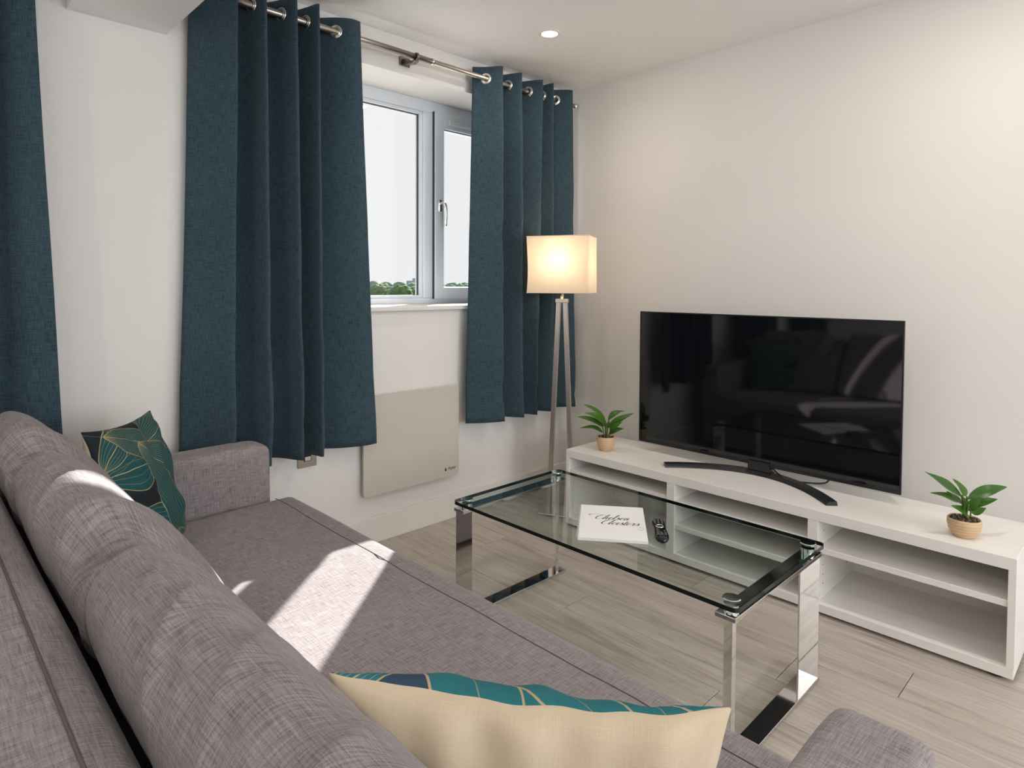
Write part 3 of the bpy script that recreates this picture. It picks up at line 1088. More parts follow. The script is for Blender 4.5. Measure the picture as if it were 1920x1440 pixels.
# leaf tables: base, tip, half width, up vector, arch, fold, curl
plant((2.561, 1.938), 1.0, [
    ((-0.5, 9.0, 0), (-11.5, 17.2, 3.0), 1.9, (0.3, 1, -0.6), 0.10, 0.25, -0.05),
    ((0.0, 7.5, -1), (-10.8, 13.8, -3.0), 2.3, (0.2, 1, -0.9), 0.14, 0.2, -0.08),
    ((-1.5, 6.0, -1), (-15.0, 11.2, 0.0), 2.0, (0.1, 1, -0.7), 0.10, 0.3, -0.04),
    ((-1.5, 2.8, 0), (-13.0, 6.0, -1.5), 1.8, (0.0, 1, -0.6), 0.16, 0.2, -0.08),
    ((1.2, 9.0, 1), (9.5, 14.0, 2.0), 1.9, (-0.3, 1, -0.7), 0.18, 0.2, -0.10),
    ((1.5, 6.0, 0), (14.0, 12.8, 0.5), 2.1, (-0.3, 1, -0.8), 0.04, 0.3, -0.02),
    ((1.5, 4.5, -2), (7.5, 9.0, -4.0), 1.8, (-0.3, 1, -0.9), 0.04, 0.3, 0.0),
    ((1.6, 2.0, 0), (9.0, 5.2, -1.5), 1.8, (-0.2, 1, -0.8), 0.16, 0.2, -0.02),
    ((0.2, 5.5, -2), (1.0, 9.8, -3.5), 1.4, (0.0, 0.3, -1), 0.1, 0.3, 0.0),
    ((0.0, 5.0, 2), (-3.0, 9.0, 6.0), 1.6, (0, 1, -0.2), 0.1, 0.3, 0.0),
], [
    ([(-0.8, -0.5, 0), (-1.2, 3, 0), (-2.0, 7.0, -0.5)], 0.28),
    ([(0, -0.5, 0), (-0.2, 4, 0), (-0.3, 9.0, 0)], 0.34),
    ([(0.6, -0.5, 0.2), (0.9, 4, 0.3), (1.6, 9.5, 1)], 0.26),
    ([(0.8, -0.5, 0), (1.7, 2.2, 0), (2.2, 4.5, -0.5)], 0.28),
    ([(0.1, -0.5, -0.4), (0.4, 3, -1), (0.3, 6.0, -2)], 0.30),
], 0.047, 0.070, 'small green plant in a pale wooden pot left of the television, beside the lamp')
plant((2.535, 0.440), 1.0, [
    ((-1.0, 8.0, 0), (-13.5, 15.8, 1.0), 2.3, (0.5, 0.8, -0.9), 0.03, 0.25, 0.04),
    ((0.2, 8.0, 0), (-1.5, 12.8, 4.0), 1.8, (0.3, 0.8, -0.9), 0.10, 0.2, 0.0),
    ((1.0, 7.2, 0), (14.5, 10.8, 1.0), 2.1, (-0.2, 0.9, -0.9), 0.16, 0.25, 0.02),
    ((-1.5, 5.8, 1), (-10.2, 8.6, 2.0), 1.6, (0.2, 0.9, -0.7), 0.10, 0.2, 0.0),
    ((1.5, 4.6, 0), (11.0, 7.2, 0.0), 1.6, (-0.1, 0.9, -0.8), 0.10, 0.25, 0.0),
    ((0.4, 2.4, -1), (-6.2, 5.6, -2.0), 1.7, (0.5, 0.7, -1.0), 0.06, 0.2, 0.05),
    ((2.2, 2.6, 0), (6.3, 4.4, -1.0), 1.5, (-0.1, 0.8, -1.0), -0.06, 0.2, 0.10),
    ((-0.5, 4.0, -1), (-2.0, 8.5, -2), 1.7, (0.3, 0.3, -1.0), 0.05, 0.2, 0.0),
    ((0.8, 3.5, -1), (1.8, 8.0, -2), 1.5, (-0.3, 0.3, -1.0), 0.05, 0.2, 0.0),
    ((0.2, 5.0, -1.5), (3.2, 8.8, -3.0), 1.5, (-0.3, 0.6, -1.0), 0.05, 0.2, 0.0),
    ((0.0, 5.0, 1.5), (-3.5, 8.5, 4), 1.7, (0.3, 0.8, -0.5), 0.05, 0.2, 0.0),
], [
    ([(-0.2, -0.5, 0), (-0.4, 3, 0), (-0.9, 8.5, 0)], 0.40),
    ([(0.2, -0.5, 0), (0.3, 4, 0), (0.8, 8.0, 0)], 0.36),
    ([(0.8, -0.5, 0), (1.9, 1.0, 0), (2.0, 3.2, 0)], 0.22),
    ([(0, -0.5, -0.4), (0, 3, -1), (0.2, 6.0, -1.5)], 0.30),
    ([(2.0, 2.5, 0), (1.8, 4.0, 0), (1.6, 5.2, 0)], 0.16),
], 0.049, 0.060, 'small green plant in a pale wooden pot at the right end of the bench')

# ------------------------------------------------------------------ floor lamp
LX, LY = 2.535, 2.213
t = empty('floor_lamp', (LX, LY, 0), 'slim chrome floor lamp with a glowing ivory rectangular shade in the corner', 'floor lamp')
ang = YAW + math.radians(-20) - math.pi / 2
RZ = Matrix.Translation((LX, LY, 0)) @ Matrix.Rotation(ang, 4, 'Z')   # local +x = image right, local +y = away
bm = NB(); box(bm, -0.11, 0.11, -0.06, 0.06, 0, 0.012, 0.003, mat=RZ); make('base_plate', bm, M['chrome'], t)
for s in (-1, 1):
    bm = NB()
    hw = 0.0125
    vs = []
    for z, cx_ in ((0.012, s * 0.066), (1.13, s * 0.0175)):
        for a, b in ((-hw, -hw), (hw, -hw), (hw, hw), (-hw, hw)):
            vs.append(bm.verts.new(RZ @ V((cx_ + a * 0.85, b, z))))
    for idx in ((0, 1, 2, 3), (4, 5, 6, 7), (0, 1, 5, 4), (1, 2, 6, 5), (2, 3, 7, 6), (3, 0, 4, 7)):
        bm.faces.new([vs[i] for i in idx])
    make('leg', bm, M['satin'], t)
bm = NB(); box(bm, -0.033, 0.033, -0.015, 0.015, 1.125, 1.145, 0.002, mat=RZ); make('leg_block', bm, M['satin'], t)
bm = NB(); tube(bm, [RZ @ V((0, 0, 1.145)), RZ @ V((0, 0, 1.235))], 0.009, 14); make('stem', bm, M['chrome'], t, smooth=True)
SZ0, SZ1, SWD, SDP = 1.177, 1.470, 0.164, 0.098


def shade_loop(z, k):
    f = (z - SZ0) / (SZ1 - SZ0)
    pinch = 1 - 0.018 * math.sin(math.pi * min(1, f * 1.0)) * (1 if k else 1)
    out = []
    cs = [(-SWD, -SDP), (SWD, -SDP), (SWD, SDP), (-SWD, SDP)]
    for i in range(4):
        a, b = V(cs[i]), V(cs[(i + 1) % 4])
        for j in range(10):
            p = a.lerp(b, j / 10)
            mid = math.sin(math.pi * j / 10)
            q = p * (pinch if j == 0 else 1 - 0.02 * math.sin(math.pi * f) - 0.004 * mid)
            wob = 0.0015 * math.sin(j * 7.0 + i * 3 + f * 5)
            out.append(RZ @ V((q.x + wob, q.y + wob, z)))
    return out


bm = NB()
rows = []
for j in range(17):
    z = SZ0 + (SZ1 - SZ0) * j / 16
    rows.append([bm.verts.new(p) for p in shade_loop(z, j)])
for a, b in zip(rows[:-1], rows[1:]):
    for k in range(40):
        bm.faces.new((a[k], a[(k + 1) % 40], b[(k + 1) % 40], b[k]))
sh = make('lamp_shade', bm, M['shade'], t)
for z in (SZ0, SZ1):
    lp = [p for p in shade_loop(z, 0)]
    bm = NB()
    tube(bm, lp + [lp[0]], 0.0026, 6, cap=False)
    make('shade_rim', bm, M['shade'], t)
bm = NB()
for a, b in (((-SWD, 0), (SWD, 0)), ((0, -SDP), (0, SDP))):
    tube(bm, [RZ @ V((a[0], a[1], SZ0 + 0.012)), RZ @ V((b[0], b[1], SZ0 + 0.012))], 0.002, 6)
tube(bm, [RZ @ V((0, 0, 1.235)), RZ @ V((0, 0, 1.262))], 0.016, 14)
make('shade_holder', bm, M['shade_frame'], t)
bm = NB(); bmesh.ops.create_uvsphere(bm, u_segments=20, v_segments=14, radius=0.030, matrix=Matrix.Translation(RZ @ V((0, 0, 1.290)))); make('bulb', bm, M['bulb'], t, smooth=True)
ld = bpy.data.lights.new('lamp_bulb_light', 'POINT')
ld.energy = 2.9
ld.color = (1.0, 0.74, 0.46)
ld.shadow_soft_size = 0.06
lo = bpy.data.objects.new('lamp_bulb_light', ld)
COL.objects.link(lo)
lo.location = RZ @ V((0, 0, 1.340))

# ------------------------------------------------------------------ coffee table
t = empty('coffee_table', (1.74, 1.245, 0), 'rectangular glass coffee table on two chrome loop legs', 'coffee table')
GX0, GX1, GY0, GY1, GZ = 1.452, 2.030, 0.700, 1.789, 0.418


def rounded_rect(x0, x1, y0, y1, r, n_=5):
    pts = []
    for cx_, cy_, a0 in ((x1 - r, y1 - r, 0), (x0 + r, y1 - r, 90), (x0 + r, y0 + r, 180), (x1 - r, y0 + r, 270)):
        for k in range(n_ + 1):
            a = math.radians(a0 + 90 * k / n_)
            pts.append((cx_ + r * math.cos(a), cy_ + r * math.sin(a)))
    return pts


bm = NB()
rr = rounded_rect(GX0, GX1, GY0, GY1, 0.018)
v0 = [bm.verts.new((p[0], p[1], GZ)) for p in rr]
v1 = [bm.verts.new((p[0], p[1], GZ + 0.012)) for p in rr]
bm.faces.new(v0[::-1]); bm.faces.new(v1)
for i in range(len(rr)):
    f = bm.faces.new((v0[i], v0[(i + 1) % len(rr)], v1[(i + 1) % len(rr)], v1[i]))
    f.material_index = 1
make('glass_top', bm, [M['table_glass'], M['table_edge']], t)
for (a, b) in ((0.709, 0.764), (1.738, 1.793)):
    x0, x1, z1, th = 1.462, 2.028, 0.400, 0.012
    bm = NB(); box(bm, x0, x1, a, b, z1 - th, z1, 0.0012); make('top_bar', bm, M['chrome'], t)
    bm = NB(); box(bm, x0, x1, a, b, 0.0, th, 0.0012); make('bottom_bar', bm, M['chrome'], t)
    for xe, sx in ((x0, 1), (x1, -1)):
        # flat upright set diagonally, its outer edge at the corner of the table
        yo, sy = (a, 1) if a < 1 else (b, -1)
        d = V((sx, sy, 0)).normalized()
        nn = V((-d.y, d.x, 0)) * 0.0055
        o_ = V((xe + sx * 0.006, yo + sy * 0.006, 0))
        pts = [o_ - nn, o_ + d * 0.060 - nn, o_ + d * 0.060 + nn, o_ + nn]
        bm = NB()
        prism(bm, [(p.x, p.y) for p in pts], 'z', th, z1 - th, 0.001)
        make('leg', bm, M['chrome'], t)
for cx_ in (1.497, 1.990):
    for cy_ in (0.737, 1.760):
        bm = NB()
        lathe(bm, [(0, 0.4002), (0.019, 0.4002), (0.019, 0.4178), (0, 0.4178)], (cx_, cy_, 0), 28)
        lathe(bm, [(0.0, 0.4302), (0.0235, 0.4305), (0.0235, 0.4320), (0.021, 0.4335), (0, 0.4335)], (cx_, cy_, 0), 28)
        make('glass_clamp', bm, M['clamp_glass'], t)

# booklet on the table
P00, P10, P11, P01 = V((1.505, 1.233, 0)), V((1.634, 1.070, 0)), V((1.863, 1.252, 0)), V((1.736, 1.426, 0))
ex = ((P10 - P00) + (P11 - P01)).normalized()
ey = V((-ex.y, ex.x, 0))
bc = (P00 + P10 + P11 + P01) / 4
BW, BH = 0.213, 0.298
MB = Matrix(((ex.x, ey.x, 0, bc.x), (ex.y, ey.y, 0, bc.y), (0, 0, 1, 0.4302), (0, 0, 0, 1)))
t = empty('spiral_booklet', (bc.x, bc.y, 0.430), 'white spiral-bound booklet with script lettering lying on the glass table', 'booklet')
bm = NB()
for k in range(6):
    box(bm, -BW / 2 + 0.0006 * (k % 2), BW / 2 - 0.0008 * (k % 3), -BH / 2 + 0.0005 * (k % 2), BH / 2, k * 0.0013, k * 0.0013 + 0.0011, mat=MB)
make('pages', bm, M['paper'], t)
bm = NB(); box(bm, -BW / 2, BW / 2, -BH / 2, BH / 2, 0.0079, 0.0084, mat=MB); make('cover', bm, M['paper'], t)
bm = NB()
for k in range(32):
    y = -BH / 2 + 0.008 + k * (BH - 0.016) / 31
    pts = [MB @ V((-BW / 2 - 0.000 + 0.0065 * math.cos(a) + 0.001, y + 0.0016 * math.sin(a / 2), 0.0052 + 0.0050 * math.sin(a))) for a in [2 * math.pi * j / 10 for j in range(11)]]
    tube(bm, pts, 0.0008, 5, cap=False)
make('spiral_binding', bm, M['wire'], t)

# hand-drawn script lettering, each glyph a list of strokes in a unit x-height cell
def glyph(ch):
    G = {
        'C': ([[(1.35, 1.75), (1.25, 2.05), (0.9, 2.1), (0.45, 1.7), (0.15, 1.0), (0.2, 0.3), (0.6, 0.0), (1.1, 0.2), (1.4, 0.6)],
               [(0.95, 2.1), (0.2, 2.25), (-0.8, 2.35), (-1.55, 2.05), (-1.5, 1.7), (-1.15, 1.75)]], 1.35),
        'D': ([[(1.35, 1.75), (1.25, 2.05), (0.9, 2.1), (0.45, 1.7), (0.15, 1.0), (0.2, 0.3), (0.6, 0.0), (1.1, 0.2), (1.4, 0.6)]], 1.35),
        'h': ([[(0.0, 0.3), (0.45, 1.4), (0.75, 2.1), (0.6, 2.2), (0.4, 1.4), (0.12, 0.0)], [(0.2, 0.4), (0.5, 0.95), (0.78, 0.95), (0.66, 0.3), (0.8, 0.0), (1.05, 0.3)]], 1.05),
        'e': ([[(0.0, 0.35), (0.45, 0.55), (0.65, 0.85), (0.45, 1.0), (0.2, 0.7), (0.15, 0.2), (0.4, 0.0), (0.75, 0.3)]], 0.75),
        'l': ([[(0.0, 0.3), (0.4, 1.3), (0.65, 2.1), (0.5, 2.2), (0.3, 1.4), (0.12, 0.3), (0.25, 0.0), (0.5, 0.3)]], 0.5),
        's': ([[(0.0, 0.3), (0.4, 1.05), (0.5, 0.7), (0.62, 0.3), (0.4, 0.0), (0.15, 0.1)], [(0.5, 0.1), (0.8, 0.3)]], 0.75),
        'o': ([[(0.45, 0.95), (0.2, 0.8), (0.12, 0.3), (0.35, 0.0), (0.6, 0.25), (0.65, 0.7), (0.45, 0.95), (0.85, 0.75)]], 0.8),
        'a': ([[(0.65, 0.85), (0.4, 0.98), (0.15, 0.6), (0.15, 0.1), (0.35, 0.0), (0.6, 0.5), (0.72, 0.95), (0.6, 0.25), (0.75, 0.0), (1.0, 0.3)]], 0.95),
        'i': ([[(0.0, 0.3), (0.3, 0.98), (0.16, 0.25), (0.3, 0.0), (0.55, 0.3)], [(0.38, 1.35), (0.40, 1.42)]], 0.5),
        't': ([[(0.0, 0.3), (0.42, 1.7), (0.16, 0.3), (0.3, 0.0), (0.55, 0.3)], [(0.08, 1.1), (0.62, 1.15)]], 0.5),
        'r': ([[(0.0, 0.3), (0.25, 1.1), (0.35, 0.9), (0.6, 0.92), (0.45, 0.3), (0.6, 0.0), (0.85, 0.3)]], 0.8),
        'S': ([[(0.0, 0.3), (0.4, 1.05), (0.5, 0.7), (0.62, 0.2), (0.45, -0.35), (0.1, -0.6), (-0.1, -0.35), (0.2, -0.2)]], 0.75),
    }
    return G[ch]


def script(bm, word, x, y, h, slant=0.38, w0=0.0004, w1=0.0016):
    for ch in word:
        strokes, adv = glyph(ch)
        for st in strokes:
            pts = catmull([V((x + (p[0] + slant * p[1]) * h, y + p[1] * h, 0)) for p in st], 7)
            prev = None
            for i, p in enumerate(pts):
                tdir = (pts[min(i + 1, len(pts) - 1)] - pts[max(i - 1, 0)])
                tdir = tdir.normalized() if tdir.length > 1e-9 else V((1, 0, 0))
                w = w0 + w1 * max(0.0, -tdir.y) * (1 if h > 0.006 else .6)
                nn = V((-tdir.y, tdir.x, 0)) * w
                a = bm.verts.new(MB @ V((p.x + nn.x, p.y + nn.y, 0.0088)))
                b = bm.verts.new(MB @ V((p.x - nn.x, p.y - nn.y, 0.0088)))
                if prev:
                    bm.faces.new((prev[0], a, b, prev[1]))
                prev = (a, b)
        x += adv * h
    return x


bm = NB()
script(bm, 'Chelsea', -0.060, 0.018, 0.0185)
script(bm, 'Dloisters', -0.040, -0.026, 0.0185)
tube(bm, [MB @ V((p.x, p.y, 0.0086)) for p in catmull([V((0.085, -0.035, 0)), V((0.098, -0.05, 0)), V((0.088, -0.062, 0)), V((0.078, -0.05, 0))], 6)], 0.0003, 4)
make('script_lettering', bm, M['ink'], t)

# remote control
r0, r1 = V((1.803, 1.152, 0)), V((1.668, 1.043, 0))
ax = (r0 - r1).normalized()
sd_ = V((ax.y, -ax.x, 0))
rc = (r0 + r1) / 2
MR = Matrix(((sd_.x, ax.x, 0, rc.x), (sd_.y, ax.y, 0, rc.y), (0, 0, 1, 0.4302), (0, 0, 0, 1)))
t = empty('remote_control', (rc.x, rc.y, 0.430), 'black television remote control beside the booklet', 'remote control')
bm = NB()
rings = []
for i in range(21):
    s = -1 + 2 * i / 20
    y = s * 0.088
    hw = 0.0215 * (1 - abs(s) ** 6) ** 0.5 if abs(s) < 1 else 0.002
    hw = max(hw, 0.006) * (1 - 0.10 * math.cos(s * 3.2))
    hz = 0.020 * (1 - 0.35 * abs(s) ** 3)
    rings.append([bm.verts.new(MR @ V((hw * math.copysign(abs(math.cos(a)) ** 0.6, math.cos(a)), y, hz / 2 + hz / 2 * math.copysign(abs(math.sin(a)) ** 0.7, math.sin(a))))) for a in [2 * math.pi * k / 16 for k in range(16)]])
for a, b in zip(rings[:-1], rings[1:]):
    for k in range(16):
        bm.faces.new((a[k], a[(k + 1) % 16], b[(k + 1) % 16], b[k]))
bm.faces.new(rings[0]); bm.faces.new(rings[-1][::-1])
make('body', bm, M['black_glossy'], t, smooth=True)
bcount = 0
for yy, xs in ((0.066, (-.011, 0, .011)), (0.054, (-.011, 0, .011)), (0.042, (-.011, 0, .011)), (0.030, (-.011, 0, .011)), (-0.034, (-.010, .010)), (-0.050, (-.011, 0, .011)), (-0.062, (-.011, 0, .011))):
    for xx in xs:
        bm = NB()
        box(bm, xx - .0034, xx + .0034, yy - .0030, yy + .0030, 0.0172, 0.0212, 0.001, mat=MR)
        make('button', bm, M['rubber'], t)
bm = NB()
torus(bm, MR @ V((0, 0.003, 0.0195)), (0, 0, 1), 0.0115, 0.0022, 24, 8)
make('navigation_ring', bm, M['nickel'], t, smooth=True)

# ------------------------------------------------------------------ sofa
t = empty('sofa', (0.5, 1.31, 0), 'long grey linen sofa with low square arms', 'sofa')
SY0, SY1 = 0.33, 2.29
bm = NB(); box(bm, 0.05, 1.045, SY0, SY1, 0.04, 0.275, 0.012); make('base', bm, M['sofa'], t)


def seat_bm():
    bm = NB()
    nx, ny = 40, 60
    x0, x1, y0, y1, z0, z1 = 0.24, 1.088, SY0 + 0.003, SY1 - 0.003, 0.275, 0.421
    r = 0.040
    prof = [(x0, z0), (x0, z1)]
    for k in range(nx + 1):
        prof.append((x0 + 0.004 + (x1 - r - x0 - .004) * k / nx, z1))
    for k in range(1, 8):
        a = math.radians(90 - 90 * k / 7)
        prof.append((x1 - r + r * math.cos(a), z1 - r + r * math.sin(a)))
    prof += [(x1, z0 + 0.03), (x1 - 0.012, z0)]
    rows = []
    for j in range(ny + 1):
        f = j / ny
        y = y0 + (y1 - y0) * f
        e = min(f, 1 - f) * (y1 - y0)
        drop = 0.0 if e > 0.03 else (1 - math.sqrt(max(0, 1 - (1 - e / 0.03) ** 2))) * 0.02
        row = []
        for (x, z) in prof:
            dz = 0
            if z > z1 - 0.001:
                dz = noise.noise(V((x * 2.0, y * 2.5, 4))) * 0.006 + noise.noise(V((x * 2.5 + y * 1.2, y * 6, 1))) * 0.0025
                wr = noise.noise(V((x * 2.0, y * 22 + x * 9, 7)))
                dz -= max(0, wr - 0.35) * 0.012
            xx = x
            if x > x1 - 0.05:
                xx += noise.noise(V((y * 2.2, z * 4, 2))) * 0.006 - (drop * 1.0)
            row.append(bm.verts.new((xx, y, z - (drop if z > z0 + .05 else 0) + dz)))
        rows.append(row)
    m_ = len(prof)
    for a, b in zip(rows[:-1], rows[1:]):
        for k in range(m_):
            bm.faces.new((a[k], a[(k + 1) % m_], b[(k + 1) % m_], b[k]))
    bm.faces.new(rows[0]); bm.faces.new(rows[-1][::-1])
    return bm


make('seat', seat_bm(), M['sofa'], t, smooth=True)
bm = NB()
tube(bm, [(1.005 + noise.noise(V((k * .3, 0, 0))) * .004, SY0 + 0.02 + k * (SY1 - SY0 - 0.04) / 40, 0.4212 + noise.noise(V((2.01, (SY0 + .02 + k * 0.048) * 2.5, 4))) * 0.006 + noise.noise(V((1.005 * 2.5 + (SY0 + .02 + k * 0.048) * 1.2, (SY0 + .02 + k * 0.048) * 6, 1))) * 0.0025) for k in range(41)], 0.0013, 6)
make('seat_seam', bm, M['sofa_dark'], t, smooth=True)


def soft_box(bm, x0, x1, y0, y1, z0, z1, r, seed, amp=0.003):
    box(bm, x0, x1, y0, y1, z0, z1)
    bmesh.ops.subdivide_edges(bm, edges=list(bm.edges), cuts=23, use_grid_fill=True)
    c0, c1 = V((x0 + r, y0 + r, z0 + r)), V((x1 - r, y1 - r, z1 - r))
    for v in bm.verts:
        p = v.co
        q = V((min(max(p.x, c0.x), c1.x), min(max(p.y, c0.y), c1.y), min(max(p.z, c0.z), c1.z)))
        d = p - q
        if d.length > 1e-6:
            v.co = q + d.normalized() * min(r, d.length if False else r)
        v.co += v.co.normalized() * 0 + V((noise.noise(v.co * 6 + V((seed, 0, 0))), noise.noise(v.co * 6 + V((0, seed, 0))), noise.noise(v.co * 6 + V((0, 0, seed))))) * amp


for (ya, yb, zt_, lab) in ((SY1, SY1 + 0.142, 0.622, None), (SY0 - 0.142, SY0, 0.605, None)):
    bm = NB()
    soft_box(bm, 0.0, 1.002, ya, yb, 0.04, zt_, 0.030, ya * 3)
    o = make('armrest', bm, M['sofa'], t, smooth=True)
    sm = o.modifiers.new('smooth', 'SUBSURF'); sm.levels = 1; sm.render_levels = 1
bm = NB()
prism(bm, [(-0.10, 0.05), (-0.10, 0.745), (-0.06, 0.778), (0.02, 0.794), (0.115, 0.794), (0.146, 0.782), (0.166, 0.745), (0.235, 0.42), (0.24, 0.05)], 'y', SY0 - 0.14, SY1 + 0.14)
bmesh.ops.bevel(bm, geom=list(bm.edges), offset=0.010, segments=3, profile=0.5, affect='EDGES')
make('backrest', bm, M['sofa'], t, smooth=True)
bm = NB(); tube(bm, [(0.112, SY0 - 0.10, 0.7945), (0.112, SY1 + 0.10, 0.7945)], 0.0018, 6); make('back_seam', bm, M['sofa_dark'], t, smooth=True)
for fx in (0.0, 0.95):
    for fy in (0.26, 2.36):
        bm = NB(); lathe(bm, [(0, 0), (0.02, 0), (0.024, 0.04), (0, 0.04)], (fx + 0.02, fy, 0), 16); make('foot', bm, M['black_satin'], t)

# loose back cushions
def back_cushion(y0, y1, seed, label, folds, sink=0.0, endshrink=0.05, R=0.02):
    prof = catmull([V((0.33, 0.424, 0)), V((0.235, 0.60, 0)), V((0.180, 0.74, 0)), V((0.180, 0.815, 0)), V((0.225, 0.855, 0)), V((0.288, 0.826, 0)),
                    V((0.365, 0.735, 0)), V((0.438, 0.625, 0)), V((0.500, 0.50, 0)), V((0.505, 0.435, 0)), V((0.42, 0.424, 0)), V((0.35, 0.4235, 0))], 9)
    cen = V((0.34, 0.63, 0))
    ny = 120
    rows = []
    bm = NB()
    m_ = len(prof)
    for j in range(ny + 1):
        f = j / ny
        y = y0 + (y1 - y0) * f
        e = min(f, 1 - f) * (y1 - y0)
        shr = 1.0
        if e < R:
            shr = 1 - endshrink * (1 - math.sqrt(max(0, 1 - (1 - e / R) ** 2)))
        row = []
        for i, p in enumerate(prof):
            a = i / m_
            bul = 1 + 0.05 * math.sin(math.pi * f)
            q = cen + (p - cen) * shr
            q = cen + (q - cen) * bul if q.y > 0.45 else q
            d = (q - cen).normalized()
            w = noise.noise(V((y * 6.0 + a * 2.5 + seed, a * 3.0, seed)))
            w2 = noise.noise(V((y * 16.0 - a * 9.0, a * 5.0 + seed, seed * 2)))
            amt = w * 0.008 + w2 * 0.0025
            for (fy, slope, sig, amp, ac, aw) in folds:
                dd = y - (fy + slope * (a - 0.34) + 1.1 * slope * (a - 0.34) ** 2 + 0.012 * math.sin(a * 17 + fy * 9))
                win = math.exp(-((a - ac) / aw) ** 2)
                shape = math.exp(-abs(dd) / sig) if dd > 0 else math.exp(-(dd / (sig * 1.6)) ** 2)
                amt += amp * win * (shape - 0.25 * math.exp(-((dd - 2.2 * sig) / (1.5 * sig)) ** 2))
            amt *= 1.0 if q.y > 0.52 else 0.3
            if q.x < 0.27 and q.y < 0.80:
                amt = min(amt, 0.0)
            amt = max(-0.075, min(0.030, amt))
            # the ends sag a little where the filling is thin
            if p.y > 0.72:
                q = q - V((0, sink * math.exp(-(e / 0.07) ** 2), 0)) if f < 0.5 else q
            q = q + d * amt
            row.append(bm.verts.new((q.x, y, max(q.y, 0.4235))))
        rows.append(row)
    ul = bm.loops.layers.uv.new('UVMap')
    arc = [0.0]
    for k in range(m_):
        arc.append(arc[-1] + (prof[(k + 1) % m_] - prof[k]).length)
    for jj, (a, b) in enumerate(zip(rows[:-1], rows[1:])):
        ya_, yb_ = y0 + (y1 - y0) * jj / ny, y0 + (y1 - y0) * (jj + 1) / ny
        for k in range(m_):
            f = bm.faces.new((a[k], a[(k + 1) % m_], b[(k + 1) % m_], b[k]))
            for lp, uv_ in zip(f.loops, ((ya_, arc[k]), (ya_, arc[k + 1]), (yb_, arc[k + 1]), (yb_, arc[k]))):
                lp[ul].uv = uv_
    for rw, flip in ((rows[0], 1), (rows[-1], 0)):
        c = V((0, 0, 0))
        for v in rw:
            c += v.co
        c /= len(rw)
        inner = [bm.verts.new(c.lerp(v.co, 0.9) + V((0, -0.004 if flip else 0.004, 0))) for v in rw]
        cv = bm.verts.new(c + V((0, -0.007 if flip else 0.007, 0)))
        for k in range(m_):
            for vs_ in ((rw[k], rw[(k + 1) % m_], inner[(k + 1) % m_], inner[k]), (inner[k], inner[(k + 1) % m_], cv)):
                f = bm.faces.new(vs_)
                for lp in f.loops:
                    lp[ul].uv = (lp.vert.co.x, lp.vert.co.z)
    return make('back_cushion', bm, M['sofa'], None, (0.34, (y0 + y1) / 2, 0.424), True, label, 'cushion', 'loose grey back cushions on the sofa')


back_cushion(0.335, 0.972, 2.4, 'grey linen back cushion nearest the camera, beside the beige pillow', [
    (0.785, 0.28, 0.026, -0.026, 0.48, 0.08), (0.725, 0.55, 0.011, 0.011, 0.36, 0.20), (0.640, 0.45, 0.020, -0.005, 0.45, 0.10),
    (0.585, 0.60, 0.011, 0.006, 0.38, 0.15), (0.470, 0.45, 0.020, -0.006, 0.45, 0.12), (0.420, 0.45, 0.011, 0.006, 0.38, 0.15)], 0.0, 0.02, 0.012)
back_cushion(1.004, 1.634, 11.3, 'middle grey linen back cushion with a deep fold at its near end', [
    (1.072, 0.12, 0.020, -0.080, 0.40, 0.13), (1.128, 0.16, 0.013, 0.030, 0.40, 0.14), (1.270, 0.42, 0.026, -0.018, 0.46, 0.09),
    (1.335, 0.55, 0.011, 0.014, 0.37, 0.16), (1.400, 0.45, 0.014, -0.010, 0.43, 0.10), (1.450, 0.50, 0.010, 0.010, 0.36, 0.13)], 0.030, 0.12, 0.030)
back_cushion(1.666, 2.276, 6.6, 'grey linen back cushion nearest the windows, against the far arm', [
    (1.735, 0.12, 0.020, -0.070, 0.40, 0.13), (1.792, 0.18, 0.013, 0.026, 0.40, 0.14), (1.850, 0.42, 0.026, -0.013, 0.45, 0.10),
    (1.915, 0.55, 0.011, 0.011, 0.36, 0.15), (2.050, 0.45, 0.025, -0.006, 0.42, 0.12)], 0.030, 0.12, 0.030)

